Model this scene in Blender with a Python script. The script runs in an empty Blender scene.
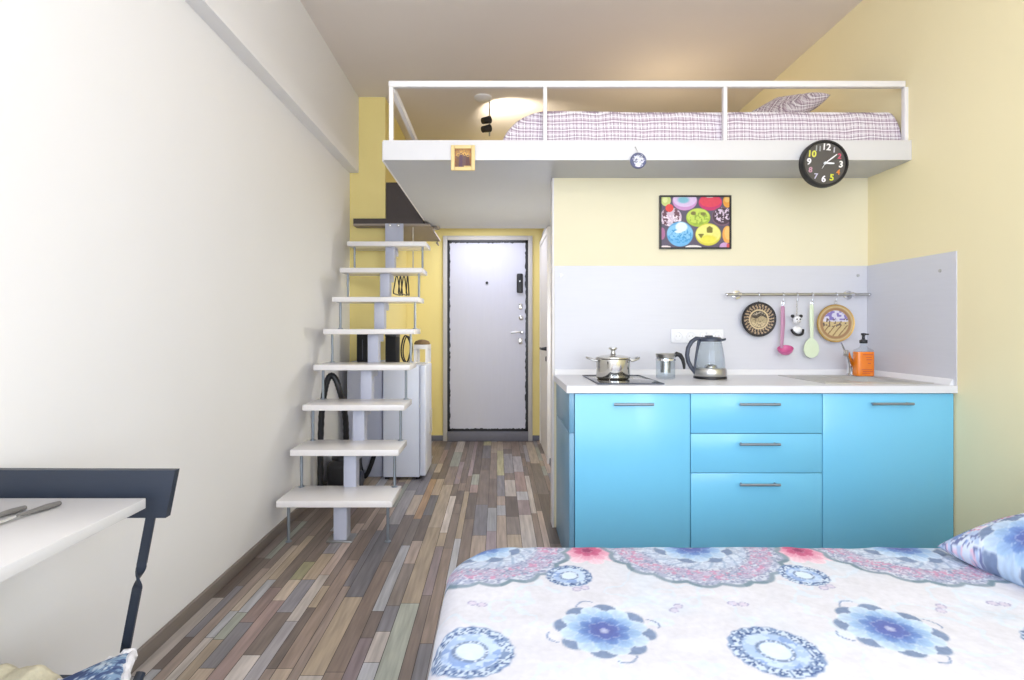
import bpy, bmesh, math, random
import numpy as np
from mathutils import Vector, Matrix
random.seed(7); rng = np.random.default_rng(5)
PI = math.pi
scn = bpy.context.scene
COL = scn.collection

# ------------------------------------------------------------ materials
def lin(c):
    return tuple(((v/255)/12.92 if v/255 <= .04045 else ((v/255+.055)/1.055)**2.4) for v in c)
def linn(a):
    a = np.asarray(a, float)/255
    return np.where(a <= .04045, a/12.92, ((a+.055)/1.055)**2.4)
def mat(name, rgb, rough=.6, metal=0., var=.04, scale=30., bump=0., coat=0., spec=.5, stretch=None):
    m = bpy.data.materials.new(name); m.use_nodes = True
    nt = m.node_tree; b = nt.nodes['Principled BSDF']
    b.inputs['Roughness'].default_value = rough; b.inputs['Metallic'].default_value = metal
    b.inputs['Specular IOR Level'].default_value = spec
    b.inputs['Coat Weight'].default_value = coat; b.inputs['Coat Roughness'].default_value = .08
    tc = nt.nodes.new('ShaderNodeTexCoord'); nz = nt.nodes.new('ShaderNodeTexNoise')
    nz.inputs['Scale'].default_value = scale; nz.inputs['Detail'].default_value = 4
    if stretch:
        mp = nt.nodes.new('ShaderNodeMapping'); mp.inputs['Scale'].default_value = stretch
        nt.links.new(tc.outputs['Object'], mp.inputs['Vector']); nt.links.new(mp.outputs[0], nz.inputs['Vector'])
    else:
        nt.links.new(tc.outputs['Object'], nz.inputs['Vector'])
    mx = nt.nodes.new('ShaderNodeMix'); mx.data_type = 'RGBA'
    c = lin(rgb)
    mx.inputs[6].default_value = (*[v*(1-var) for v in c], 1)
    mx.inputs[7].default_value = (*[min(1, v*(1+var)) for v in c], 1)
    nt.links.new(nz.outputs['Fac'], mx.inputs[0]); nt.links.new(mx.outputs[2], b.inputs['Base Color'])
    if bump:
        bp = nt.nodes.new('ShaderNodeBump'); bp.inputs['Strength'].default_value = bump; bp.inputs['Distance'].default_value = .004
        nt.links.new(nz.outputs['Fac'], bp.inputs['Height']); nt.links.new(bp.outputs[0], b.inputs['Normal'])
    return m
def mat_attr(name, rough=.7, grain=None, bump=0., coat=0.):
    m = bpy.data.materials.new(name); m.use_nodes = True
    nt = m.node_tree; b = nt.nodes['Principled BSDF']
    b.inputs['Roughness'].default_value = rough; b.inputs['Coat Weight'].default_value = coat
    at = nt.nodes.new('ShaderNodeAttribute'); at.attribute_name = 'paint'
    tc = nt.nodes.new('ShaderNodeTexCoord'); mp = nt.nodes.new('ShaderNodeMapping'); nz = nt.nodes.new('ShaderNodeTexNoise')
    mp.inputs['Scale'].default_value = grain or (60, 60, 60); nz.inputs['Scale'].default_value = 1; nz.inputs['Detail'].default_value = 5
    nt.links.new(tc.outputs['Object'], mp.inputs['Vector']); nt.links.new(mp.outputs[0], nz.inputs['Vector'])
    mr = nt.nodes.new('ShaderNodeMapRange'); mr.inputs['From Min'].default_value = .3; mr.inputs['From Max'].default_value = .7
    w = .22 if grain else .05
    mr.inputs['To Min'].default_value = 1-w; mr.inputs['To Max'].default_value = 1+w
    nt.links.new(nz.outputs['Fac'], mr.inputs['Value'])
    vm = nt.nodes.new('ShaderNodeVectorMath'); vm.operation = 'SCALE'
    nt.links.new(at.outputs['Color'], vm.inputs[0]); nt.links.new(mr.outputs[0], vm.inputs['Scale'])
    nt.links.new(vm.outputs[0], b.inputs['Base Color'])
    if bump:
        bp = nt.nodes.new('ShaderNodeBump'); bp.inputs['Strength'].default_value = bump; bp.inputs['Distance'].default_value = .003
        nt.links.new(nz.outputs['Fac'], bp.inputs['Height']); nt.links.new(bp.outputs[0], b.inputs['Normal'])
    return m
def mat_glass(name, tint=(245, 248, 250)):
    m = bpy.data.materials.new(name); m.use_nodes = True
    nt = m.node_tree; nt.nodes.remove(nt.nodes['Principled BSDF'])
    out = nt.nodes['Material Output']
    tr = nt.nodes.new('ShaderNodeBsdfTransparent'); gl = nt.nodes.new('ShaderNodeBsdfGlossy'); fr = nt.nodes.new('ShaderNodeLayerWeight'); pw_ = nt.nodes.new('ShaderNodeMath'); pw_.operation = 'POWER'; pw_.inputs[1].default_value = 3.; ml_ = nt.nodes.new('ShaderNodeMath'); ml_.operation = 'MULTIPLY_ADD'; ml_.inputs[1].default_value = .45; ml_.inputs[2].default_value = .02; mx = nt.nodes.new('ShaderNodeMixShader')
    tr.inputs[0].default_value = (*lin(tint), 1); gl.inputs['Roughness'].default_value = .03; nt.links.new(fr.outputs['Facing'], pw_.inputs[0]); nt.links.new(pw_.outputs[0], ml_.inputs[0])
    nz = nt.nodes.new('ShaderNodeTexNoise'); nz.inputs['Scale'].default_value = 12
    bp = nt.nodes.new('ShaderNodeBump'); bp.inputs['Strength'].default_value = .02
    nt.links.new(nz.outputs['Fac'], bp.inputs['Height']); nt.links.new(bp.outputs[0], gl.inputs['Normal'])
    nt.links.new(ml_.outputs[0], mx.inputs[0]); nt.links.new(tr.outputs[0], mx.inputs[1]); nt.links.new(gl.outputs[0], mx.inputs[2])
    nt.links.new(mx.outputs[0], out.inputs['Surface'])
    return m
def mat_emit(name, rgb, strength):
    m = mat(name, rgb, .5); b = m.node_tree.nodes['Principled BSDF']
    b.inputs['Emission Color'].default_value = (*lin(rgb), 1); b.inputs['Emission Strength'].default_value = strength
    return m
def mat_check(name):
    """small woven check: white ground, mauve and grey threads"""
    m = bpy.data.materials.new(name); m.use_nodes = True
    nt = m.node_tree; b = nt.nodes['Principled BSDF']; b.inputs['Roughness'].default_value = .9
    N = nt.nodes.new; L = nt.links.new
    tc = N('ShaderNodeTexCoord'); sp = N('ShaderNodeSeparateXYZ')
    nz = N('ShaderNodeTexNoise'); nz.inputs['Scale'].default_value = 6
    va = N('ShaderNodeVectorMath'); va.operation = 'MULTIPLY_ADD'; va.inputs[1].default_value = (.02, .02, .02)
    L(tc.outputs['Object'], nz.inputs['Vector']); L(nz.outputs['Color'], va.inputs[0]); L(tc.outputs['Object'], va.inputs[2])
    L(va.outputs[0], sp.inputs[0])
    def mth(op, a, bv=None):
        n = N('ShaderNodeMath'); n.operation = op
        for i, v in enumerate((a, bv)):
            if v is None: continue
            if isinstance(v, (int, float)): n.inputs[i].default_value = v
            else: L(v, n.inputs[i])
        return n.outputs[0]
    yz = mth('SUBTRACT', sp.outputs[2], sp.outputs[1])
    def stripe(s, period, duty, off=0.):
        f = mth('FRACT', mth('ADD', mth('MULTIPLY', s, 1/period), 50+off)); return mth('LESS_THAN', f, duty)
    col = None
    def over(prev, fac, rgb, k):
        mx = N('ShaderNodeMix'); mx.data_type = 'RGBA'
        L(mth('MULTIPLY', fac, k), mx.inputs[0])
        if isinstance(prev, tuple): mx.inputs[6].default_value = (*lin(prev), 1)
        else: L(prev, mx.inputs[6])
        mx.inputs[7].default_value = (*lin(rgb), 1); return mx.outputs[2]
    c = (214, 204, 212)
    for s in (sp.outputs[0], yz):
        c = over(c, stripe(s, .052, .45), (186, 158, 176), .28)
        c = over(c, stripe(s, .0130, .30, .1), (120, 92, 112), .55)
        c = over(c, stripe(s, .0195, .22, .4), (250, 246, 248), .7)
    L(c, b.inputs['Base Color'])
    return m

M = {}
M['white_wall'] = mat('white painted plaster', (234, 232, 232), .75, var=.015, scale=3)
M['yellow_wall'] = mat('cream yellow painted plaster', (247, 234, 190), .8, var=.02, scale=3)
M['yellow_bounce'] = mat('yellow plaster with bounced light tint', (241, 223, 150), .8, var=.02, scale=3)  # yellow bounce light at the back is mixed into this wall colour
M['yellow_bleached'] = mat('yellow plaster bleached by light', (236, 227, 196), .8, var=.02, scale=3)  # same yellow plaster, bleaching by strong light put into the colour
M['ceiling'] = mat('beige ceiling paint', (240, 231, 224), .7, var=.02, scale=2)
M['deck_under'] = mat('grey white board', (198, 198, 200), .6, var=.02, scale=5)
M['white_gloss'] = mat('white lacquer', (220, 218, 218), .25, var=.01)
M['white_metal'] = mat('white powder coated metal', (236, 232, 230), .4, var=.01)
M['splash'] = mat('pale lilac white laminate', (213, 213, 219), .3, var=.03, scale=2, stretch=(2, 2, 40))
M['worktop'] = mat('white worktop laminate', (228, 228, 233), .3, var=.015)
M['blue'] = mat('sky blue lacquer', (122, 202, 238), .25, var=.015, scale=4, coat=.15)
M['blue_side'] = mat('blue grey laminate', (110, 158, 188), .3, var=.02)
M['dark_gap'] = mat('dark gap', (60, 80, 95), .8)
M['steel'] = mat('brushed steel', (190, 190, 188), .28, 1., var=.04, scale=8, stretch=(4, 4, 90))
M['knife_grip'] = mat('dull grey metal', (122, 120, 118), .5, .5, var=.06)
M['sink_steel'] = mat('satin sink steel', (222, 220, 216), .42, 1., var=.03)
M['handle'] = mat('satin grey metal', (150, 158, 168), .45, .8, var=.03)
M['mirror_steel'] = mat('polished steel', (205, 203, 198), .1, 1., var=.02)
M['chrome'] = mat('chrome', (215, 215, 218), .12, 1., var=.01)
M['black_glass'] = mat('black ceramic glass', (14, 14, 16), .06, var=.02, coat=.5)
M['black'] = mat('black plastic', (26, 26, 30), .4, var=.08)
M['black_matte'] = mat('black fabric', (24, 24, 28), .8, var=.1)
M['charcoal'] = mat('slate blue plastic', (60, 66, 82), .35, var=.05)
M['navy'] = mat('dark navy stained wood', (38, 46, 60), .45, var=.12, scale=8, stretch=(3, 3, 30))
M['grey_metal'] = mat('pale grey blue metal', (186, 189, 206), .4, var=.02)
M['stair_white'] = mat('white tread lacquer', (238, 234, 233), .22, var=.01, coat=.2)
M['dark_wood'] = mat('dark brown laminate', (62, 52, 48), .5, var=.12, scale=6, stretch=(2, 20, 2))
M['taupe'] = mat('taupe chipboard', (150, 138, 128), .7, var=.06)
M['door_grey'] = mat('pale grey door laminate', (206, 206, 218), .5, var=.03, scale=3, stretch=(14, 14, 1))
M['frame_grey'] = mat('grey door architrave', (196, 192, 188), .6)
M['sill_grey'] = mat('grey threshold', (112, 112, 122), .6, var=.08)
M['baseboard'] = mat('brown grey skirting', (126, 116, 110), .5, var=.12, scale=5, stretch=(20, 2, 20))
M['fridge'] = mat('white enamel', (222, 226, 240), .3, var=.01)
M['gold'] = mat('gold', (206, 166, 92), .35, .6, var=.08)
M['brown'] = mat('brown wicker', (130, 104, 70), .8, var=.2, bump=.5, scale=80)
M['pink'] = mat('pink silicone', (214, 104, 158), .4, var=.05)
M['pink_grey'] = mat('mauve handle', (186, 134, 164), .4, var=.05)
M['green'] = mat('pale green silicone', (220, 232, 200), .45, var=.04)
M['orange'] = mat('orange liquid', (240, 130, 20), .12, var=.04, coat=.5)
M['red_ink'] = mat('red ink', (190, 60, 20), .5)
M['white_pl'] = mat('white plastic', (240, 240, 242), .35, var=.01)
M['cream'] = mat('cream crocheted cotton', (226, 218, 192), .95, var=.12, bump=.8, scale=110)
M['lace'] = mat('white lace trim', (236, 234, 238), .95, var=.08, bump=.8, scale=160)
M['paint'] = mat_attr('printed paint', .5)
M['fabric_print'] = mat_attr('printed cotton', .9, bump=.15)
M['planks'] = mat_attr('mixed wood planks', .38, grain=(55, 4, 30), bump=.08)
M['glass'] = mat_glass('clear glass')
M['check'] = mat_check('checked cotton')
M['bulb'] = mat_emit('lit lamp face', (255, 244, 220), 6)
M['clock_face'] = mat('dark grey clock dial', (84, 80, 76), .45, var=.03)

# ------------------------------------------------------------ mesh helpers
class MB:
    def __init__(s): s.bm = bmesh.new()
    def box(s, x0, x1, y0, y1, z0, z1, bev=0., seg=2, rot=None, piv=None):
        r = bmesh.ops.create_cube(s.bm, size=1); vs = r['verts']
        c = Vector(((x0+x1)/2, (y0+y1)/2, (z0+z1)/2))
        for v in vs: v.co = Vector((v.co.x*(x1-x0), v.co.y*(y1-y0), v.co.z*(z1-z0)))+c
        if bev:
            es = list({e for v in vs for e in v.link_edges})
            r2 = bmesh.ops.bevel(s.bm, geom=es, offset=bev, segments=seg, profile=.5, affect='EDGES')
            vs = list({v for f in r2['faces'] for v in f.verts} | {v for v in vs if v.is_valid})
        if rot:
            mm = rot if isinstance(rot, Matrix) else Matrix.Rotation(rot[1], 4, rot[0])
            p = Vector(piv) if piv else c
            bmesh.ops.transform(s.bm, matrix=Matrix.Translation(p) @ mm @ Matrix.Translation(-p), verts=vs)
        return s
    def rings(s, rings, closed=False, cap=True):
        vr = [[s.bm.verts.new(p) for p in r] for r in rings]
        n = len(vr[0]); K = len(vr)
        for k in range(K if closed else K-1):
            a, b = vr[k], vr[(k+1) % K]
            for i in range(n):
                j = (i+1) % n
                s.bm.faces.new((a[i], a[j], b[j], b[i]))
        if cap and not closed:
            s.bm.faces.new(vr[0][::-1]); s.bm.faces.new(vr[-1])
        return s
    def tube(s, pts, r, n=10, closed=False):
        pts = [Vector(p) for p in pts]; K = len(pts)
        rad = r if isinstance(r, (list, tuple)) else [r]*K
        rings = []; prev = None
        for k in range(K):
            if closed: t = pts[(k+1) % K]-pts[k-1]
            else: t = pts[min(k+1, K-1)]-pts[max(k-1, 0)]
            t.normalize()
            if prev is None:
                a = Vector((0, 0, 1)) if abs(t.z) < .9 else Vector((1, 0, 0))
                u = t.cross(a).normalized()
            else:
                u = (prev-t*prev.dot(t)).normalized()
            prev = u; w = t.cross(u)
            rings.append([pts[k]+(u*math.cos(2*PI*i/n)+w*math.sin(2*PI*i/n))*rad[k] for i in range(n)])
        return s.rings(rings, closed)
    def cyl(s, p, q, r, r2=None, n=28):
        return s.tube([p, q], [r, r if r2 is None else r2], n)
    def lathe(s, prof, c, n=40, axis='z', cap=True):
        rings = []
        for (r, h) in prof:
            ring = []
            for i in range(n):
                a = 2*PI*i/n; x, y = max(r, 1e-5)*math.cos(a), max(r, 1e-5)*math.sin(a)
                if axis == 'z': ring.append(Vector((c[0]+x, c[1]+y, c[2]+h)))
                elif axis == 'y': ring.append(Vector((c[0]+x, c[1]+h, c[2]-y)))
                else: ring.append(Vector((c[0]+h, c[1]+x, c[2]+y)))
            rings.append(ring)
        return s.rings(rings, False, cap)
    def prism(s, poly, d):
        a = [s.bm.verts.new(Vector(p)) for p in poly]; b = [s.bm.verts.new(Vector(p)+Vector(d)) for p in poly]
        n = len(a); s.bm.faces.new(a); s.bm.faces.new(b[::-1])
        for i in range(n): s.bm.faces.new((a[i], b[i], b[(i+1) % n], a[(i+1) % n]))
        return s
    def ball(s, c, r, n=20, sc=(1, 1, 1)):
        r_ = bmesh.ops.create_uvsphere(s.bm, u_segments=n, v_segments=max(8, n//2), radius=r)
        for v in r_['verts']: v.co = Vector((v.co.x*sc[0], v.co.y*sc[1], v.co.z*sc[2]))+Vector(c)
        return s
    def xform(s, mm):
        bmesh.ops.transform(s.bm, matrix=mm, verts=s.bm.verts[:]); return s

WL = {}
def props(o, label=None, cat=None, group=None, kind=None):
    if label: o['label'] = label
    if cat: o['category'] = cat
    if group: o['group'] = group
    if kind: o['kind'] = kind
    return o
def link_mesh(name, me, material, parent, smooth=40):
    me.materials.append(material)
    o = bpy.data.objects.new(name, me); COL.objects.link(o)
    if parent is not None:
        base = WL[parent]; o.parent = parent
    else:
        co = np.empty(len(me.vertices)*3); me.vertices.foreach_get('co', co); co = co.reshape(-1, 3)
        lo, hi = co.min(0), co.max(0); base = Vector(((lo[0]+hi[0])/2, (lo[1]+hi[1])/2, lo[2])); o.location = base
    me.transform(Matrix.Translation(-base)); WL[o] = base.copy()
    if smooth:
        me.polygons.foreach_set('use_smooth', [True]*len(me.polygons))
        me.set_sharp_from_angle(angle=math.radians(smooth))
    return o
def obj(name, mb, material, parent=None, smooth=40):
    bmesh.ops.recalc_face_normals(mb.bm, faces=mb.bm.faces[:])
    me = bpy.data.meshes.new(name); mb.bm.to_mesh(me); mb.bm.free()
    return link_mesh(name, me, material, parent, smooth)
def thing(name, label, cat, loc=(0, 0, 0), group=None):
    o = bpy.data.objects.new(name, None); COL.objects.link(o); o.location = loc; o.empty_display_size = .05
    WL[o] = Vector(loc); return props(o, label, cat, group)
def struct(name, mb, m, parent=None):
    o = obj(name, mb, m, parent)
    if parent is None: o['kind'] = 'structure'
    return o
def dup(root, delta, label):
    r = root.copy(); COL.objects.link(r); r.location = root.location+Vector(delta); r['label'] = label
    for ch in list(root.children):
        c = ch.copy(); COL.objects.link(c); c.parent = r
        for g in list(ch.children):
            d = g.copy(); COL.objects.link(d); d.parent = c
    return r
def grid_mesh(name, P, colors, thickness=None):
    """P: (nv, nu, 3) points, colors: (nv, nu, 3) in 0-255"""
    nv, nu = P.shape[:2]
    me = bpy.data.meshes.new(name)
    idx = np.arange(nv*nu).reshape(nv, nu)
    q = np.stack([idx[:-1, :-1], idx[:-1, 1:], idx[1:, 1:], idx[1:, :-1]], -1).reshape(-1, 4)
    me.vertices.add(nv*nu); me.vertices.foreach_set('co', P.reshape(-1).astype(np.float32))
    me.loops.add(q.size); me.loops.foreach_set('vertex_index', q.reshape(-1).astype(np.int32))
    me.polygons.add(len(q)); me.polygons.foreach_set('loop_start', (np.arange(len(q))*4).astype(np.int32))
    me.update(calc_edges=True); me.validate()
    if colors is not None:
        ca = me.color_attributes.new('paint', 'FLOAT_COLOR', 'POINT')
        c4 = np.ones((nv*nu, 4), np.float32); c4[:, :3] = linn(np.clip(colors, 0, 255)).reshape(-1, 3)
        ca.data.foreach_set('color', c4.reshape(-1))
    return me
# smooth value noise
_T = rng.random((256, 256))
def vnoise(x, y):
    xi, yi = np.floor(x).astype(int), np.floor(y).astype(int); fx, fy = x-xi, y-yi
    fx = fx*fx*(3-2*fx); fy = fy*fy*(3-2*fy)
    g = lambda a, b: _T[a % 256, b % 256]
    return (g(xi, yi)*(1-fx)+g(xi+1, yi)*fx)*(1-fy)+(g(xi, yi+1)*(1-fx)+g(xi+1, yi+1)*fx)*fy
def fbm(x, y): return .55*vnoise(x, y)+.3*vnoise(x*2.1+7, y*2.1+3)+.15*vnoise(x*4.3+1, y*4.3+9)
def paint(C, mask, rgb):
    m = np.clip(mask, 0, 1)[..., None]
    C[:] = C*(1-m)+np.asarray(rgb, float)*m
def sm(d, w): return np.clip(.5-d/w, 0, 1)       # soft inside mask for signed distance d

# camera model used for measuring
F, CX, CY, CAMH = 560., 498., 328., 1.17
def at(x, y, Y): return Vector(((x-CX)/F*Y, Y, CAMH-(y-CY)/F*Y))
def X_(x, Y): return (x-CX)/F*Y
def H_(y, Y): return CAMH-(y-CY)/F*Y

# ------------------------------------------------------------ room
XL, XU, XR, YB, YN, YR, HC, HB = -1.253, -1.177, 2.17, 5.82, 4.73, -3.2, 3.12, 2.48
YK = 3.285
# floor of mixed planks: one surface, each strip its own wood colour
pal = [(104, 90, 82), (84, 72, 66), (124, 108, 98), (150, 132, 114), (172, 156, 138), (138, 136, 142), (112, 112, 122), (96, 96, 104),
       (150, 148, 108), (150, 158, 146), (130, 114, 120), (160, 122, 84), (184, 176, 170), (118, 100, 88), (160, 142, 118), (164, 168, 176), (136, 112, 108), (94, 82, 74), (110, 100, 94), (168, 148, 136)]
wts = np.array([9, 8, 8, 6, 6, 6, 6, 5, 2.2, 4, 5, 1.6, 4, 7, 5, 3, 4, 7, 6, 4.]); wts /= wts.sum()
V, Fc, Cc = [(XL-.05, YR, -.004), (XR+.05, YR, -.004), (XR+.05, YB+.05, -.004), (XL-.05, YB+.05, -.004)], [(0, 1, 2, 3)], [(52, 45, 40)]
x = XL-.05
while x < XR+.05:
    w = random.choice([.036, .043, .05, .058, .066, .08]); y = YR-random.random()*.5
    while y < YB+.05:
        l = random.choice([.2, .3, .42, .55, .7, .9])
        k = len(V); e = .0012
        y0, y1 = max(y, YR), min(y+l, YB+.05)
        if y1 > y0+.01:
            V += [(x+e, y0+e, 0), (x+w-e, y0+e, 0), (x+w-e, y1-e, 0), (x+e, y1-e, 0)]; Fc.append((k, k+1, k+2, k+3))
            c = (np.array(pal[rng.choice(len(pal), p=wts)])*.68+np.array((126, 117, 113))*.32)*(1.12+random.uniform(-.1, .1)); Cc.append(tuple(np.clip(c, 0, 255)))
        y += l
    x += w
me = bpy.data.meshes.new('floor'); me.from_pydata(V, [], Fc)
ca = me.color_attributes.new('paint', 'FLOAT_COLOR', 'CORNER'); lc = []
for p, c in zip(Fc, Cc): lc += [(*lin(c), 1)]*4
ca.data.foreach_set('color', np.array(lc, np.float32).reshape(-1))
fl = link_mesh('floor', me, M['planks'], None, 0); fl['kind'] = 'structure'

struct('ceiling', MB().box(XL-.15, XR+.1, YR-.1, YB+.1, HC, HC+.1), M['ceiling'])
struct('wall_left', MB().box(XL-.15, XL, YR-.1, YB+.1, -.004, HB), M['white_wall'])
struct('wall_left_upper', MB().box(XL-.15, XU, YR-.1, YN, HB, HC), M['white_wall'])
struct('wall_right', MB().box(XR, XR+.1, YR-.1, YB+.1, -.004, HC), M['yellow_wall'])
struct('wall_back', MB().box(XL, XR, YB, YB+.1, -.004, HC), M['yellow_bounce'])
struct('wall_back_left', MB().box(XL, -.952, YN, YB, -.004, HC), M['yellow_bounce'])
struct('wall_kitchen', MB().box(.3285, XR, YK, YK+.1, -.004, 2.05), M['yellow_bleached'])
struct('wall_hall', MB().box(.455, .555, YK+.1, YB, -.004, 2.05), M['yellow_bounce'])
struct('trim_1', MB().box(.318, .3284, YK-.004, YK+.1, 0, 2.05, .002), M['white_metal'])
# wall behind the camera with the big window that lights the room
WX0, WX1, WZ0, WZ1 = -1.05, 2.0, .6, 2.95
w = MB()
w.box(XL, WX0, YR-.1, YR, -.004, HC); w.box(WX1, XR, YR-.1, YR, -.004, HC)
w.box(WX0, WX1, YR-.1, YR, -.004, WZ0); w.box(WX0, WX1, YR-.1, YR, WZ1, HC)
struct('wall_front', w, M['white_wall'])
win = bpy.data.objects.new('window_1', None); COL.objects.link(win); win.location = ((WX0+WX1)/2, YR, WZ0); WL[win] = win.location.copy(); win['kind'] = 'structure'
f = MB(); t = .06
f.box(WX0, WX1, YR-.09, YR-.02, WZ0, WZ0+t); f.box(WX0, WX1, YR-.09, YR-.02, WZ1-t, WZ1)
for xx in (WX0, WX0+(WX1-WX0)/3-.03, WX0+2*(WX1-WX0)/3-.03, WX1-t): f.box(xx, xx+t, YR-.09, YR-.02, WZ0+t, WZ1-t)
obj('window_frame', f, M['white_pl'], win)
obj('window_pane', MB().box(WX0+.02, WX1-.02, YR-.06, YR-.055, WZ0+.02, WZ1-.02), M['glass'], win)
for nm, wx, sgn, ya, yb in (('side_fill_frame_1', XR, -1, -2.9, -.6), ('side_fill_frame_2', XL, 1, -3.0, -.9)):  # unseen frames added round the two side fill lights
    f = MB(); xa, xb = sorted((wx+sgn*.001, wx+sgn*.02))
    for (a, b_, c_, d_) in ((ya, yb, .72, .79), (ya, yb, 2.71, 2.78), (ya, ya+.07, .79, 2.71), (yb-.07, yb, .79, 2.71)): f.box(xa, xb, a, b_, c_, d_)
    struct(nm, f, M['white_pl'])
struct('baseboard_left', MB().box(XL+.0005, XL+.016, YR, YN-.001, 0, .055, .004), M['baseboard'])
struct('baseboard_back', MB().box(-.951, -.57, YB-.014, YB-.0005, 0, .055, .003).box(.358, .4545, YB-.014, YB-.0005, 0, .055, .003), M['sill_grey'])
struct('baseboard_hall', MB().box(.441, .4545, 5.74, YB-.015, 0, .055, .003).box(.441, .4545, 3.4, 4.8, 0, .055, .003), M['sill_grey'])
struct('ceiling_hall', MB().box(-.951, .455, 4.951, YB, 2.205, 2.26), M['deck_under'])

# entrance door
d = bpy.data.objects.new('door_1', None); COL.objects.link(d); d.location = (-.106, YB, 0); WL[d] = d.location.copy(); d['kind'] = 'structure'
x0, x1, zt, zb = X_(447.5, YB), X_(528, YB), H_(240.5, YB), .10
f = MB(); g = .045
f.box(x0-g, x0, YB-.03, YB-.0005, 0, zt+g, .003); f.box(x1, x1+g, YB-.03, YB-.0005, 0, zt+g, .003); f.box(x0, x1, YB-.03, YB-.0005, zt, zt+g, .003)
obj('door_frame', f, M['frame_grey'], d)
# ragged black sealing band round the leaf
s = MB(); b = .028
def rag(a, bb, horiz, base, sgn):
    n = 90; pts = []
    for i in range(n+1):
        tt = a+(bb-a)*i/n; e = base+sgn*(b+random.choice((0, 0, 0, 0, .002, -.004, .006)))
        pts.append((tt, e))
    for i in range(n):
        (t0, e0), (t1, e1) = pts[i], pts[i+1]
        if horiz: poly = [(t0, YB-.024, base), (t1, YB-.024, base), (t1, YB-.024, e1), (t0, YB-.024, e0)]
        else: poly = [(base, YB-.024, t0), (base, YB-.024, t1), (e1, YB-.024, t1), (e0, YB-.024, t0)]
        s.prism(poly, (0, .02, 0))
rag(x0, x1, True, zt, -1); rag(x0, x1, True, zb, 1); rag(zb, zt, False, x0, 1); rag(zb, zt, False, x1, -1)
obj('door_gasket', s, M['black'], d, 0)
obj('door_leaf', MB().box(x0+.005, x1-.005, YB-.02, YB-.001, zb+.005, zt-.005), M['door_grey'], d)
obj('threshold', MB().box(x0, x1, YB-.05, YB-.0005, 0, zb, .006), M['sill_grey'], d)
def dp(x, y): return X_(x, YB), H_(y, YB)
px, pz = dp(487, 283); obj('peephole', MB().cyl((px, YB-.03, pz), (px, YB-.018, pz), .014), M['black'], d)
px, pz = dp(519.7, 283.5)
lk = obj('alarm_box', MB().box(px-.032, px+.032, YB-.05, YB-.019, pz-.1, pz+.1, .012), M['black'], d)
obj('indicator', MB().cyl((px, YB-.053, pz+.02), (px, YB-.049, pz+.02), .008), M['steel'], lk)
for nm, yy, hh in (('lock_plate', 306.5, .03), ('keyhole_plate', 341, .032)):
    px, pz = dp(520.5, yy); obj(nm, MB().box(px-.02, px+.02, YB-.028, YB-.019, pz-hh, pz+hh, .004), M['chrome'], d)
px, pz = dp(521, 318); obj('lock_cylinder', MB().lathe([(.024, 0), (.024, -.008), (.014, -.014), (0, -.014)], (px, YB-.019, pz), 24, 'y'), M['chrome'], d)
px, pz = dp(521.5, 332); obj('door_handle', MB().cyl((px, YB-.019, pz), (px, YB-.06, pz), .02, .012).tube([(px, YB-.06, pz), (px-.05, YB-.065, pz), (px-.11, YB-.06, pz-.008)], .010), M['steel'], d)

# bathroom door in the hall
d2 = bpy.data.objects.new('door_2', None); COL.objects.link(d2); d2.location = (.455, 5.3, 0); WL[d2] = d2.location.copy(); d2['kind'] = 'structure'
obj('door_leaf', MB().box(.432, .4545, 4.9, 5.68, .005, 1.99), M['white_metal'], d2)
obj('door_frame', MB().box(.425, .4545, 4.82, 4.895, 0, 2.045).box(.425, .4545, 5.685, 5.735, 0, 2.045).box(.425, .4545, 4.895, 5.685, 1.995, 2.045), M['white_metal'], d2)
hz = .985
obj('door_handle', MB().cyl((.431, 4.98, hz), (.385, 4.98, hz), .018, .011).tube([(.388, 4.98, hz), (.384, 5.03, hz), (.386, 5.1, hz)], .01), M['black'], d2)
obj('keyhole_plate', MB().lathe([(.022, 0), (.022, -.007), (.015, -.01), (0, -.01)], (.4315, 4.98, hz-.09), 24, 'x'), M['black'], d2)

# ------------------------------------------------------------ loft
YL = 2.935
loft = thing('loft_platform', 'white sleeping loft platform with a deep white front board over the kitchen', 'loft', (.78, YL, 2.05))
deck = MB(); deck.box(-.600, XR-.001, YL+.022, 4.95, 2.0505, 2.15); deck.box(.456, XR-.001, 4.9505, YB-.001, 2.0505, 2.15)
obj('deck', deck, M['deck_under'], loft)
obj('fascia', MB().box(-.603, XR-.001, YL, YL+.022, 2.0505, 2.155, .002), M['white_gloss'], loft)
obj('side_edge_trim', MB().box(-.612, -.6005, YL+.022, 4.95, 2.0505, 2.155, .002), M['white_metal'], loft)
rl = thing('loft_railing', 'white square tube railing along the edge of the sleeping loft', 'railing', (.78, YL+.035, 2.155))
yr = 2.975; RT = 2.478
obj('top_rail', MB().box(X_(389, yr), XR-.014, yr-.015, yr+.015, RT-.032, RT, .003), M['white_metal'], rl)
for px, wd in ((391.5, .011), (545, .010), (724.5, .010), (906, .016)):
    cx = X_(px, yr); obj('post', MB().box(cx-wd, cx+wd, yr-.014, yr+.014, 2.1505, RT-.032, .002), M['white_metal'], rl)
xs = X_(392, yr)
obj('side_rail', MB().box(xs-.013, xs+.013, yr+.0155, 4.7, RT-.05, RT-.012, .002), M['white_metal'], rl)
for yy in (4.68,): obj('post', MB().box(xs-.010, xs+.010, yy, yy+.02, 2.1505, RT-.05, .002), M['white_metal'], rl)

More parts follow.
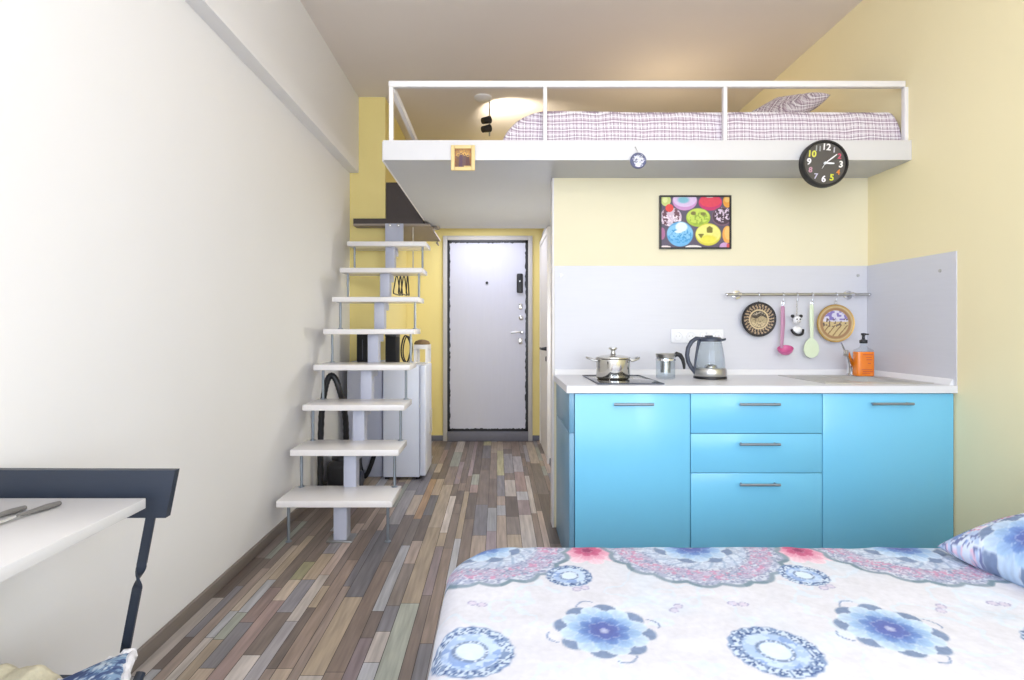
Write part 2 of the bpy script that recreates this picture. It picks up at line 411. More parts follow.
# mattress with checked cover, soft left end
nu, nv = 260, 110
u = np.linspace(.02, 2.135, nu); v = np.linspace(3.03, 4.55, nv)
u = .02+(2.147)*(np.linspace(0, 1, nu)**1.25); v = 2.993+1.557*(np.linspace(0, 1, nv)**2.)
U, W = np.meshgrid(u, v)
def fall(dd, R, p=2.2): tt = np.clip(1-dd/R, 0, 1); return (1-tt**p)**(1/p)
Hh = .188*fall(U-.02, .24, 1.8)*fall(2.167-U, .06)*fall(W-2.993, .05, 2.5)*fall(4.55-W, .08)
Hh *= 1+.03*(fbm(U*5, W*5)-.5)+.035*np.exp(-((U-.35)/.3)**2)
P = np.stack([U, W, 2.1515+Hh], -1)
me = grid_mesh('loft_mattress', P, None)
mt = link_mesh('loft_mattress', me, M['check'], None, 180)
props(mt, 'mattress in a mauve checked cover lying on the white sleeping loft', 'mattress')
def pillow_pts(w, d, h, n=64, pinch=.14, ns=0):
    a = np.linspace(-1, 1, n); A, B = np.meshgrid(a, a)
    # pillow outline: concave sides, ears at the corners
    sx = 1-pinch*(1-B**2)*(np.abs(A)**2); sy = 1-pinch*(1-A**2)*(np.abs(B)**2)
    X, Y = A*w/2*(1-.0+0*A)*(1-pinch*.6*(1-np.abs(B)**2)*0)*1, B*d/2
    X = A*w/2*(1-pinch*(1-np.abs(B)**3)*np.abs(A)**1.5*0-.06*(1-B**2)*0); Y = Y
    X = A*w/2*(1-.08*np.cos(B*PI/2)*np.abs(A)); Y = B*d/2*(1-.08*np.cos(A*PI/2)*np.abs(B))
    t = (np.clip(1-A**4, 0, 1)*np.clip(1-B**4, 0, 1))**.5
    wr = 1+.18*(fbm(A*3+ns, B*3+ns)-.5)
    return A, B, X, Y, t*h/2*wr
def pillow(name, w, d, h, mm, material, colorf=None, parent=None, n=64, ns=0):
    A, B, X, Y, Z = pillow_pts(w, d, h, n, ns=ns)
    top = np.stack([X, Y, Z], -1); bot = np.stack([X, Y, -Z], -1)[:, ::-1]
    P = np.concatenate([top, bot], 1)
    m4 = np.array(mm); P = P @ m4[:3, :3].T+m4[:3, 3]
    C = None
    if colorf is not None:
        c = colorf(X, Y); C = np.concatenate([c, c[:, ::-1]], 1)
    me = grid_mesh(name, P, C)
    bm = bmesh.new(); bm.from_mesh(me); bmesh.ops.remove_doubles(bm, verts=bm.verts[:], dist=1e-4); bmesh.ops.recalc_face_normals(bm, faces=bm.faces[:]); bm.to_mesh(me); bm.free()
    return link_mesh(name, me, material, parent, 180)
mm = Matrix.Translation((1.78, 3.55, 2.535)) @ Matrix.Rotation(math.radians(-27), 4, 'Y') @ Matrix.Rotation(math.radians(24), 4, 'X') @ Matrix.Rotation(math.radians(12), 4, 'Z')
pw = pillow('loft_pillow', .42, .40, .12, mm, M['check'], n=48)
props(pw, 'checked pillow propped up on the loft mattress by the yellow wall', 'pillow')

# ceiling spotlight above the loft
ls = at(483, 97, 4.73)
sp = thing('ceiling_spotlight', 'small ceiling spotlight with two dark heads above the sleeping loft', 'lamp', (ls.x, ls.y, HC))
obj('mount', MB().lathe([(.075, 0), (.075, -.012), (.045, -.03), (0, -.032)], (ls.x, ls.y, HC-.0005), 32), M['white_metal'], sp)
st = X_(489.5, 4.73)
obj('stem', MB().tube([(ls.x+.03, ls.y, HC-.02), (st, ls.y, HC-.03), (st, ls.y, HC-.33)], .007, 10), M['steel'], sp)
for yy in (121, 129.5):
    hz = H_(yy, 4.73); hx = X_(487, 4.73)
    h = obj('spot_head', MB().lathe([(.0, -.045), (.026, -.045), (.032, .03), (.028, .03), (.024, .018), (0, .018)], (0, 0, 0), 24, 'x').xform(Matrix.Translation((hx+.0, ls.y-.02, hz)) @ Matrix.Rotation(math.radians(-22), 4, 'Y') @ Matrix.Rotation(math.radians(30), 4, 'Z')), M['black'], sp)
    obj('bulb', MB().ball((0, 0, 0), .018, 12).xform(Matrix.Translation((hx+.02, ls.y-.01, hz+.008))), M['bulb'], h)
# round hall downlight under the loft
c = (-.55, 4.87, 2.0505)
hl = thing('round_downlight', 'small round downlight under the loft edge before the entrance door', 'lamp', c)
obj('ring', MB().lathe([(.036, 0), (.046, -.004), (.046, -.018), (.036, -.024), (.030, -.02), (.030, -.002)], (c[0], c[1], c[2]-.0005), 32), M['taupe'], hl)
obj('diffuser', MB().lathe([(.0299, -.004), (.029, -.017), (0, -.019)], (c[0], c[1], c[2]-.0005), 32), M['white_pl'], hl)

# ------------------------------------------------------------ things on the fascia
# wall clock
cy_ = 2.894; cc = Vector((X_(825.8, cy_), cy_, H_(162.8, cy_))); R = .1225
clk = thing('wall_clock', 'round black wall clock with big coloured numerals on the white loft edge', 'clock', (cc.x, YL, cc.z))
obj('case', MB().lathe([(R-.012, .0405), (R, .034), (R, .008), (R-.004, .0), (R-.013, .0), (R-.015, .006), (R-.015, .03)], cc, 64, 'y'), M['black'], clk)
obj('dial', MB().lathe([(R-.0155, .03), (R-.0155, .008), (0, .008)], cc, 64, 'y'), M['clock_face'], clk)
def text_mesh(s, size, ext=.0012):
    cu = bpy.data.curves.new('txt', 'FONT'); cu.body = s; cu.size = size; cu.align_x = 'CENTER'; cu.align_y = 'CENTER'; cu.extrude = ext; cu.offset = size*.022
    o = bpy.data.objects.new('txt', cu); COL.objects.link(o)
    dg = bpy.context.evaluated_depsgraph_get(); me = bpy.data.meshes.new_from_object(o.evaluated_get(dg))
    bpy.data.objects.remove(o); bpy.data.curves.remove(cu)
    return me
nc = {12: (245, 240, 238), 1: (196, 192, 198), 2: (206, 84, 110), 3: (250, 246, 240), 4: (226, 138, 62), 5: (226, 226, 60), 6: (244, 240, 246), 7: (204, 200, 222), 8: (196, 150, 166), 9: (240, 236, 238), 10: (228, 224, 90), 11: (170, 172, 172)}
tilt = math.radians(5)
for n_, c_ in nc.items():
    a = PI/2-n_*PI/6-tilt; big = n_ in (12, 3, 6, 9)
    me = text_mesh(str(n_), .046 if n_ in (12, 3, 5, 6, 10, 9) else .038)
    me.transform(Matrix.Translation((cc.x+math.cos(a)*.083, cy_+.0068, cc.z+math.sin(a)*.083)) @ Matrix.Rotation(PI/2, 4, 'X') @ Matrix.Rotation(-tilt, 4, 'Z'))
    link_mesh('numeral', me, mat('clock numeral %d' % n_, c_, .5), clk, 0)
def hand(name, ang, ln, tail, wd, yo, m):
    dx, dz = math.cos(ang), math.sin(ang); px, pz = -dz, dx
    poly = [(cc.x+dx*l+px*q, cy_+yo, cc.z+dz*l+pz*q) for l, q in ((-tail, wd*.6), (ln*.6, wd), (ln, wd*.6), (ln, -wd*.6), (ln*.6, -wd), (-tail, -wd*.6))]
    obj(name, MB().prism(poly, (0, .0012, 0)), m, clk, 0)
hand('hour_hand', math.radians(-2)-tilt*0, .047, .008, .0048, .004, M['white_pl'])
hand('minute_hand', math.radians(37), .075, .01, .0036, .002, M['white_pl'])
hand('second_hand', math.radians(237), .034, .0, .0012, .0005, M['white_pl'])
obj('centre_cap', MB().lathe([(.007, .0085), (.007, -.001), (0, -.002)], cc, 20, 'y'), M['white_pl'], clk)

def flat_grid(w, h, n, colorf, loc, name, parent, material, disc=False):
    """painted face standing in the XZ plane at loc (centre), facing -Y"""
    nx = n; nz = max(8, int(n*h/w))
    a = np.linspace(-w/2, w/2, nx); bb = np.linspace(-h/2, h/2, nz); A, B = np.meshgrid(a, bb)
    C = colorf(A, B)
    P = np.stack([A+loc[0], np.full_like(A, loc[1]), B+loc[2]], -1)
    return link_mesh(name, grid_mesh(name, P, C), material, parent, 0)
def disc_grid(r, n, colorf, loc, name, parent, material, dish=0.):
    rr = np.linspace(0, r, n//3); th = np.linspace(0, 2*PI, n+1); T, Rr = np.meshgrid(th, rr)
    A, B = Rr*np.cos(T), Rr*np.sin(T); C = colorf(A, B)
    P = np.stack([A+loc[0], loc[1]+dish*(1-(Rr/r)**2), B+loc[2]], -1)
    return link_mesh(name, grid_mesh(name, P, C), material, parent, 180)

# small gilt framed devotional picture (plain standing figures)
ic = Vector((-.183, YL-.012, H_(157.8, 2.925)))
icn = thing('framed_icon', 'small gilt framed picture with dark figures on the white loft edge', 'picture', (ic.x, YL, ic.z-.067))
f = MB(); w2, h2, fw = .0625, .0665, .019
f.box(ic.x-w2, ic.x-w2+fw, YL-.014, YL-.0005, ic.z-h2, ic.z+h2, .003); f.box(ic.x+w2-fw, ic.x+w2, YL-.014, YL-.0005, ic.z-h2, ic.z+h2, .003)
f.box(ic.x-w2+fw, ic.x+w2-fw, YL-.014, YL-.0005, ic.z-h2, ic.z-h2+fw, .003); f.box(ic.x-w2+fw, ic.x+w2-fw, YL-.014, YL-.0005, ic.z+h2-fw, ic.z+h2, .003)
obj('frame', f, mat('pale gilt frame', (226, 200, 140), .5, .1, var=.05), icn)
def icon_col(A, B):
    C = np.empty(A.shape+(3,)); C[:] = (150, 96, 42)
    paint(C, sm(np.hypot(A/.04, (B-.02)/.03)-1, .6), (196, 146, 70))
    for cx, tz, c in ((-.026, .012, (120, 84, 52)), (-.010, .02, (92, 64, 80)), (.008, .016, (110, 80, 70)), (.025, .010, (96, 60, 48))):
        paint(C, sm(np.abs(A-cx)-.008-.004*(tz-B)/.05, .003)*(B < tz), c)
        paint(C, sm(np.hypot(A-cx, B-tz-.005)-.008, .003), (222, 178, 92)); paint(C, sm(np.hypot(A-cx, B-tz-.004)-.004, .002), (110, 70, 40))
    paint(C, (fbm(A*300, B*300) > .62)*.5, (80, 60, 90)); paint(C, sm(np.abs(B+.044)-.004, .002)*(A > .004), (210, 180, 110))
    return C
flat_grid(.09, .098, 70, icon_col, (ic.x, YL-.005, ic.z), 'painting', icn, M['paint'])

# round blue and white ornament hanging from the fascia
oc = Vector((X_(638, 2.92), 2.915, H_(161, 2.92)))
orn = thing('hanging_ornament', 'round blue and white ornament hanging by a cord from the loft edge', 'ornament', (oc.x, YL, oc.z-.042))
obj('disc', MB().lathe([(0, .012), (.036, .012), (.042, .006), (.042, -.002), (.037, -.007), (.034, -.006)], oc, 40, 'y', cap=False), mat('slate ceramic', (104, 108, 140), .3, var=.15), orn)
def orn_col(A, B):
    C = np.empty(A.shape+(3,)); C[:] = (214, 214, 226); r = np.hypot(A, B)
    paint(C, (r > .026)*(fbm(A*160, B*160) > .42)*1., (86, 88, 128)); paint(C, (fbm(A*120+9, B*120) > .56)*.8, (96, 98, 116))
    paint(C, sm(np.hypot(A+.004, B+.03)-.014, .005), (232, 226, 236)); return C
disc_grid(.0345, 60, orn_col, (oc.x, 2.915-.0075, oc.z), 'motif', orn, M['paint'])
obj('cord', MB().tube([(oc.x-.002, oc.y+.004, oc.z+.041), (oc.x-.003, oc.y+.01, oc.z+.055), (oc.x-.011, YL-.003, oc.z+.075)], .0016, 6).ball((oc.x-.011, YL-.004, oc.z+.075), .0035, 8), M['steel'], orn)

# ------------------------------------------------------------ kitchen wall things
# cupcake print
pc = Vector((1.153, YK-.018, 1.788))
pic = thing('cupcake_picture', 'dark framed print of colourful cupcakes on the yellow kitchen wall', 'picture', (pc.x, YK, pc.z-.156))
f = MB(); w2, h2, fw = .2085, .156, .009
f.box(pc.x-w2, pc.x-w2+fw, YK-.02, YK-.0005, pc.z-h2, pc.z+h2); f.box(pc.x+w2-fw, pc.x+w2, YK-.02, YK-.0005, pc.z-h2, pc.z+h2)
f.box(pc.x-w2+fw, pc.x+w2-fw, YK-.02, YK-.0005, pc.z-h2, pc.z-h2+fw); f.box(pc.x-w2+fw, pc.x+w2-fw, YK-.02, YK-.0005, pc.z+h2-fw, pc.z+h2)
obj('frame', f, M['black'], pic, 0)
def cake_col(A, B):
    C = np.empty(A.shape+(3,)); C[:] = (92, 82, 102)
    n1 = fbm(A*60, B*60); n2 = fbm(A*110+5, B*110+5)
    # u,v in photo zoom pixels (889x680 view of the print 50..800 x 55..625)
    u = (A+.2085)/.417*745+52; v_ = (.156-B)/.312*565+58
    def ell(cx, cy, rx, ry, col, soft=.06): 
        paint(C, sm(np.hypot((u-cx)/rx, (v_-cy)/ry)-1, soft), col)
    ell(118, 108, 52, 62, (206, 214, 130)); ell(110, 100, 26, 36, (228, 232, 160))
    ell(315, 115, 128, 100, (206, 150, 200)); ell(315, 98, 122, 80, (222, 196, 228)); ell(300, 105, 58, 34, (130, 190, 206), .5)
    ell(582, 128, 122, 88, (206, 50, 110)); ell(580, 118, 112, 62, (226, 70, 90)); ell(575, 66, 50, 14, (250, 240, 236))
    ell(760, 120, 46, 66, (238, 160, 60)); ell(756, 100, 28, 30, (244, 196, 110))
    ell(170, 285, 112, 100, (212, 190, 206)); paint(C, sm(np.hypot((u-170)/112, (v_-285)/100)-1, .06)*(np.sin(u*.055+n1*3) > .25), (110, 70, 84)); ell(155, 190, 42, 42, (226, 70, 66))
    paint(C, sm(np.hypot((u-170)/108, (v_-320)/60)-1, .1)*(n2 > .58), (240, 224, 232))
    ell(455, 290, 126, 98, (170, 196, 64)); ell(455, 275, 116, 78, (200, 218, 92)); paint(C, sm(np.hypot((u-455)/110, (v_-300)/70)-1, .1)*(n2 > .55), (150, 176, 60))
    ell(405, 245, 26, 20, (128, 120, 60), .3); ell(508, 252, 28, 18, (128, 128, 60), .3)
    ell(705, 280, 108, 100, (120, 90, 108)); ell(705, 275, 98, 88, (74, 52, 66)); paint(C, sm(np.hypot((u-715)/90, (v_-260)/80)-1, .1)*(n2 > .56), (224, 204, 222))
    ell(265, 465, 138, 132, (96, 166, 216)); ell(265, 450, 134, 92, (136, 196, 232)); ell(265, 545, 96, 48, (110, 180, 226)); paint(C, sm(np.hypot((u-265)/120, (v_-480)/80)-1, .1)*(n2 > .56), (66, 150, 206))
    ell(280, 390, 62, 52, (226, 240, 236), .25); ell(250, 440, 40, 16, (226, 240, 236), .3)
    ell(560, 470, 134, 118, (216, 206, 66)); ell(560, 462, 128, 100, (238, 232, 130)); ell(560, 520, 86, 44, (232, 222, 80), .4)
    paint(C, sm(np.abs(u-575)+np.maximum(v_-445, 0)*1.0+np.maximum(400-v_, 0)*1.5-30, 8)*(v_ < 452), (120, 112, 44)); paint(C, sm(np.abs(u-485)+np.maximum(v_-470, 0)*.7-28, 8)*(v_ > 462)*(v_ < 520), (120, 112, 44))
    ell(760, 470, 52, 92, (240, 170, 80)); ell(770, 455, 40, 70, (246, 196, 110)); ell(80, 460, 30, 64, (176, 110, 150))
    ell(405, 608, 88, 26, (236, 232, 226)); ell(110, 605, 60, 18, (240, 226, 222)); ell(730, 600, 52, 46, (206, 160, 206)); ell(768, 590, 18, 26, (226, 90, 90))
    return C
flat_grid(.40, .295, 200, cake_col, (pc.x, YK-.012, pc.z), 'print', pic, M['paint'])

# splashbacks
ht = 1.534; CT = .898
sb = thing('splashback', 'pale lilac splashback panel on the wall behind the hob', 'splashback', (1.25, YK, CT), 'splashback panels')
obj('panel', MB().box(.330, XR-.0075, YK-.006, YK-.0005, CT, ht), M['splash'], sb)
obj('sealing_strip', MB().prism([(.330, YK-.0065, CT), (.330, YK-.026, CT), (.330, YK-.014, CT+.022), (.330, YK-.0065, CT+.03)], (XR-.008-.33, 0, 0)), M['white_pl'], sb)
for px in (561, 858): 
    q = at(px, 275.5, YK-.006); obj('screw_cap', MB().lathe([(.009, 0), (.008, -.004), (0, -.005)], q, 16, 'y'), M['steel'], sb)
sb2 = thing('splashback', 'pale lilac splashback panel on the side wall beside the sink', 'splashback', (XR, 2.96, CT), 'splashback panels')
obj('panel', MB().box(XR-.0065, XR-.0005, 2.645, YK-.0005, CT, ht), M['splash'], sb2)
obj('sealing_strip', MB().prism([(XR-.007, 2.66, CT), (XR-.026, 2.66, CT), (XR-.014, 2.66, CT+.022), (XR-.007, 2.66, CT+.03)], (0, YK-.027-2.66, 0)), M['white_pl'], sb2)
obj('screw_cap', MB().lathe([(.009, 0), (.008, -.004), (0, -.005)], (XR-.0065, 2.74, 1.45), 16, 'x'), M['steel'], sb2)
# sockets
sk = thing('wall_socket', 'white four gang wall socket on the splashback behind the kettle', 'socket', (1.165, YK-.0065, 1.083))
obj('frame', MB().box(1.012, 1.318, YK-.015, YK-.0065, 1.083, 1.163, .004), M['white_pl'], sk)
for i in range(4):
    cx = 1.012+.0765*(i+.5)
    o_ = obj('outlet', MB().lathe([(.028, -.001), (.026, -.004), (.022, -.004), (.02, .003), (0, .003)], (cx, YK-.0148, 1.123), 28, 'y'), M['white_pl'], sk)
    obj('socket_hole', MB().cyl((cx-.01, YK-.0165, 1.123), (cx-.01, YK-.012, 1.123), .003, n=10).cyl((cx+.01, YK-.0165, 1.123), (cx+.01, YK-.012, 1.123), .003, n=10), M['frame_grey'], o_)
# utensil rail with hooks
RY, RZ = 3.235, H_(294.5, 3.235)
ra = thing('utensil_rail', 'slim steel utensil rail on the splashback above the sink', 'rail', (1.74, YK-.0065, RZ))
obj('bar', MB().cyl((1.322, RY, RZ), (2.145, RY, RZ), .0085), M['steel'], ra)
for px in (739.5, 852):
    cx = X_(px, RY)
    obj('bracket', MB().lathe([(.026, 0), (.026, -.005), (.012, -.008), (.010, -.036)], (cx, YK-.007, RZ), 24, 'y').cyl((cx-.009, RY, RZ), (cx+.009, RY, RZ), .0125), M['chrome'], ra)
for xx in (1.322, 2.145): obj('end_cap', MB().ball((xx, RY, RZ), .0105, 14), M['chrome'], ra)
hk0 = None
hx = {}
for px, tx in ((758.5, 'holding the dark decorative plate'), (783, 'holding the pink ladle'), (797, 'holding the black and white figure'), (812, 'holding the pale green spatula'), (836, 'holding the tan decorative plate')):
    X = X_(px, RY); lab = 'small steel S hook on the rail '+tx; hx[px] = X
    if hk0 is None:
        pts = [(X, RY+.011, RZ-.004)]
        for k in range(9): a = math.radians(-20+k*27.5); pts.append((X, RY+.0112*math.cos(a), RZ+.0112*math.sin(a)))
        pts += [(X, RY-.0105, RZ-.014), (X, RY-.006, RZ-.024)]
        for k in range(7): a = math.radians(150+k*35); pts.append((X, RY+.0+.008*math.cos(a)*1.0, RZ-.034+.008*math.sin(a)))
        hk0 = obj('rail_hook', MB().tube(pts, .0018, 8), M['chrome']); hk0x = X
        props(hk0, lab, 'hook', 'S hooks on the utensil rail')
    else: dup(hk0, (X-hk0x, 0, 0), lab)
HZ = RZ-.042      # height of the hook bottoms
def dplate(name, label, px, py, r, rim_m, colf, cat='plate'):
    c = Vector((X_(px, 3.24), 3.248, H_(py, 3.24)))
    t_ = thing(name, label, cat, (c.x, c.y, c.z-r))
    obj('dish', MB().lathe([(0, .018), (r*.6, .018), (r*.97, .004), (r, -.002), (r*.985, -.006), (r*.93, -.004), (r*.90, .004)], c, 64, 'y', cap=False), rim_m, t_)
    disc_grid(r*.935, 140, colf, (c.x, c.y-.0045, c.z), 'painted_face', t_, M['paint'], dish=.006)
    obj('hanging_loop', MB().tube([(c.x+.008*math.cos(a), c.y-.002, HZ+.002+.010*math.sin(a)-.006) for a in np.linspace(0, 2*PI, 15)[:-1]], .0014, 6, True).cyl((c.x, c.y-.002, HZ-.013), (c.x, c.y-.001, c.z+r-.006), .0014, n=6), M['steel'], t_)
    return t_
def dark_plate(A, B):
    r = np.hypot(A, B)/.0945; th = np.arctan2(B, A)
    C = np.empty(A.shape+(3,)); C[:] = (40, 34, 38)
    ring = (r > .56)*(r < .92)
    paint(C, ring*(np.sin(th*26+np.sin(r*20)) > -.1)*(vnoise(th*30, r*24) > .3), (176, 152, 122))
    paint(C, sm(np.abs(r-.57)-.045, .02), (206, 186, 146)); paint(C, (r < .52)*1., (66, 56, 46))
    paint(C, (r < .5)*(B < .012+.008*np.sin(A*90))*1., (176, 158, 122)); paint(C, (r < .5)*(B < -.018)*1., (200, 180, 142))
    paint(C, (r < .5)*(vnoise(A*260, B*200) > .68)*(B < .02)*.7, (92, 80, 62)); paint(C, (r < .48)*(B > .024)*(vnoise(A*150, B*260) > .5)*.8, (190, 180, 160)); return C
dplate('decorative_plate', 'dark round decorative plate with a patterned rim hanging on the kitchen rail', 759.5, 319.3, .101, M['black'], dark_plate)
def tan_plate(A, B):
    r = np.hypot(A, B)/.103; C = np.empty(A.shape+(3,)); C[:] = (186, 158, 108)
    paint(C, sm(np.abs(r-.80)-.06, .04)*.8, (160, 118, 86)); paint(C, sm(np.abs(r-.93)-.02, .02), (212, 190, 146))
    s = (r < .72)
    paint(C, s*1., (206, 184, 134)); paint(C, s*(B > .01)*1., (214, 210, 226)); paint(C, s*(B > .018)*(vnoise(A*70, B*90) > .5)*1., (136, 122, 186))
    paint(C, s*(B < .03)*(B > -.02)*(vnoise(A*120+4, B*100) > .62)*1., (110, 92, 84)); paint(C, s*(np.sin((A*1.2-B)*150) > .75)*(B < -.01)*1., (140, 108, 70)); return C
dplate('decorative_plate', 'tan round souvenir plate with a painted landscape hanging on the kitchen rail', 836.3, 323.3, .110, M['gold'], tan_plate)
# pink ladle
lx, ly = hx[783], 3.238
ld = thing('ladle', 'pink silicone ladle hanging from the kitchen rail', 'ladle', (lx, ly, H_(355, ly)))
z1, z2, z3 = H_(307, ly), H_(340, ly), H_(348, ly)
g = MB()
def flatbar(mb, pts, ws, th):
    rings = []
    for (p, w_) in zip(pts, ws):
        p = Vector(p); n = 12
        rings.append([p+Vector((w_*math.cos(2*PI*i/n), th*math.sin(2*PI*i/n), 0)) for i in range(n)])
    return mb.rings(rings)
obj('handle', flatbar(g, [(lx, ly, z1+.006), (lx, ly, z1), (lx+.001, ly, (z1+z2)/2), (lx-.003, ly+.002, z2), (lx-.004, ly+.004, z3)], [.006, .012, .013, .010, .009], .005), M['pink_grey'], ld)
obj('bowl', MB().lathe([(.002, -.034), (.024, -.028), (.038, -.012), (.042, .004), (.039, .004), (.034, -.010), (.02, -.024), (.0, -.028)], (0, 0, 0), 32).xform(Matrix.Translation((lx+.004, ly-.022, z3-.005)) @ Matrix.Rotation(math.radians(-14), 4, 'Y') @ Matrix.Rotation(math.radians(22), 4, 'X')), M['pink'], ld)
obj('hanging_ring', MB().tube([(lx+.006*math.cos(a), ly, HZ-.002+.012*math.sin(a)-.006) for a in np.linspace(0, 2*PI, 15)[:-1]], .0016, 6, True).cyl((lx, ly, z1+.004), (lx, ly, HZ-.018), .0025, n=8), M['chrome'], ld)
# spatula
sx = hx[812]
spt = thing('spatula', 'pale green silicone spatula hanging from the kitchen rail', 'spatula', (sx, ly, H_(357.5, ly)))
z1, z2, z3 = H_(306, ly), H_(338, ly), H_(357.5, ly)
obj('handle', flatbar(MB(), [(sx, ly, z1+.01), (sx, ly, z1), (sx, ly, (z1+z2)/2), (sx+.001, ly, z2)], [.005, .011, .013, .009], .005), M['green'], spt)
pr = [(.009, 0), (.030, -.02), (.042, -.045), (.043, -.075), (.034, -.1), (.012, -.114)]
poly = [(sx-.002+a, ly-.003, z2+b_) for a, b_ in pr]+[(sx-.002-a, ly-.003, z2+b_) for a, b_ in pr[::-1]]
obj('blade', MB().prism(poly, (0, .006, 0)), M['green'], spt)
obj('hanging_ring', MB().tube([(sx+.006*math.cos(a), ly, HZ-.002+.012*math.sin(a)-.006) for a in np.linspace(0, 2*PI, 15)[:-1]], .0016, 6, True).cyl((sx, ly, z1+.008), (sx, ly, HZ-.018), .0025, n=8), M['chrome'], spt)
# black and white animal figure on a chain
ax = hx[797]
an = thing('animal_keyring', 'small black and white animal figure hanging on a chain from the rail', 'ornament', (ax, ly, H_(336, ly)))
zb_, zm = H_(334, ly), H_(322, ly)
obj('body', MB().ball((ax, ly, zb_+.022), .03, 20, (1, .6, .8)).ball((ax, ly-.004, zm+.012), .024, 20, (1, .75, .95)), M['white_pl'], an)
obj('belly_band', MB().tube([(ax+.032*math.cos(a), ly-.021*abs(math.sin(a))**.5, zb_+.024+.030*math.sin(a)) for a in np.linspace(PI*.98, 2.02*PI, 17)], .0075, 8), M['black'], an)
for s_ in (-1, 1):
    obj('ear', MB().ball((ax+s_*.024, ly, zm+.034), .010, 12, (1.1, .7, 1)), M['black'], an)
    obj('eye', MB().ball((ax+s_*.009, ly-.021, zm+.016), .0045, 10), M['black'], an)
obj('muzzle', MB().ball((ax, ly-.021, zm+.002), .010, 12, (1.2, .6, .8)), M['frame_grey'], an)
ch = MB(); zz = zm+.034; k = 0
while zz < HZ-.004:
    a = PI/2*(k % 2); ch.tube([(ax+.004*math.cos(t_)*math.cos(a), ly+.004*math.cos(t_)*math.sin(a), zz+.007*math.sin(t_)) for t_ in np.linspace(0, 2*PI, 11)[:-1]], .0012, 5, True); zz += .0105; k += 1
obj('chain', ch, M['chrome'], an)

# ------------------------------------------------------------ base units
YF = 2.66
def bar_handle(xa, xb, z, parent):
    h = MB().cyl((xa, YF-.028, z), (xb, YF-.028, z), .0062, n=14)
    for xx in (xa+.015, xb-.015): h.cyl((xx, YF-.028, z), (xx, YF-.0005, z), .0045, n=10)
    obj('handle', h, M['handle'], parent)
cabs = [(.3634, .914), (.914, 1.541), (1.541, 2.166)]
TOPZ = .8585
def carcass(xa, xb, parent):
    c = MB(); c.box(xa+.001, xa+.017, YF+.021, YK-.03, .1, .86); c.box(xb-.017, xb-.001, YF+.021, YK-.03, .1, .86); c.box(xa+.017, xb-.017, YF+.021, YK-.03, .1, .116); c.box(xa+.017, xb-.017, YK-.04, YK-.03, .116, .86); c.box(xa+.017, xb-.017, YF+.021, YF+.1, .845, .86)
    obj('carcass', c, M['dark_gap'], parent, 0); obj('plinth', MB().box(xa+.001, xb-.001, YF+.05, YF+.068, 0, .0995), M['blue_side'], parent)
g_ = .002
t1 = thing('kitchen_cabinet', 'sky blue base cabinet with one door under the hob', 'cabinet', (.64, 2.97, 0), 'blue kitchen base cabinets')
carcass(.3634, .914, t1)
dd = obj('door', MB().box(.3634+g_, .914-g_, YF, YF+.019, .1, TOPZ, .0015), M['blue'], t1); bar_handle(X_(614, YF-.028), X_(654, YF-.028), H_(404.5, YF-.028), dd)
sp_ = MB(); sp_.box(.339, .3622, YF+.002, YK-.03, 0, .669, .001).box(.339, .3622, YF+.002, YK-.03, .673, .862, .001).box(.342, .36, YF+.01, YK-.03, .668, .674)
obj('side_panel', sp_, M['blue_side'], t1, 30)
t2 = thing('kitchen_cabinet', 'sky blue base cabinet with three drawers in the middle of the kitchen', 'cabinet', (1.23, 2.97, 0), 'blue kitchen base cabinets')
carcass(.914, 1.541, t2)
za, zb2 = H_(433.5, YF), H_(473, YF)
for z0, z1, hy in ((za+.0015, TOPZ, 404.5), (zb2+.0015, za-.0015, 444.5), (.1, zb2-.0015, 485)):
    dd = obj('drawer', MB().box(.914+g_, 1.541-g_, YF, YF+.019, z0, z1, .0015), M['blue'], t2); bar_handle(X_(740, YF-.028), X_(780.5, YF-.028), H_(hy, YF-.028), dd)
t3 = thing('kitchen_cabinet', 'sky blue base cabinet with one door under the sink', 'cabinet', (1.85, 2.97, 0), 'blue kitchen base cabinets')
carcass(1.541, 2.166, t3)
dd = obj('door', MB().box(1.541+g_, 2.166-g_, YF, YF+.019, .1, TOPZ, .0015), M['blue'], t3); bar_handle(X_(872.5, YF-.028), X_(914, YF-.028), H_(404, YF-.028), dd)
# worktop with the sink opening
SX0, SX1, SY0, SY1 = 1.60, 2.13, 2.735, 3.20
wt = MB(); wz = .8625
wt.box(.3245, SX0+.02, 2.642, YK-.001, wz, CT-.0005); wt.box(SX1-.02, XR-.001, 2.642, YK-.001, wz, CT-.0005); wt.box(SX0+.02, SX1-.02, 2.642, SY0+.02, wz, CT-.0005); wt.box(SX0+.02, SX1-.02, SY1-.02, YK-.001, wz, CT-.0005)
o = obj('worktop', wt, M['worktop'], None, 0); props(o, 'white laminate worktop running over the blue cabinets to the yellow wall', 'worktop')
# hob
hb = thing('hob', 'narrow black glass hob set into the white worktop under the pot', 'hob', (.64, 2.94, CT))
obj('glass_plate', MB().box(.484, .797, 2.70, 3.18, CT, CT+.005, .0015), M['black_glass'], hb)
obj('edge_trim', MB().box(.480, .4838, 2.696, 3.184, CT, CT+.006).box(.7972, .801, 2.696, 3.184, CT, CT+.006).box(.4838, .7972, 2.696, 2.6998, CT, CT+.006).box(.4838, .7972, 3.1802, 3.184, CT, CT+.006), M['charcoal'], hb)
for yy, rr in ((2.83, .075), (3.05, .09)):
    obj('cooking_zone', MB().lathe([(rr, 0), (rr+.003, 0), (rr+.003, .0004), (rr, .0004)], (.64, yy, CT+.005), 48, cap=False), M['frame_grey'], hb)
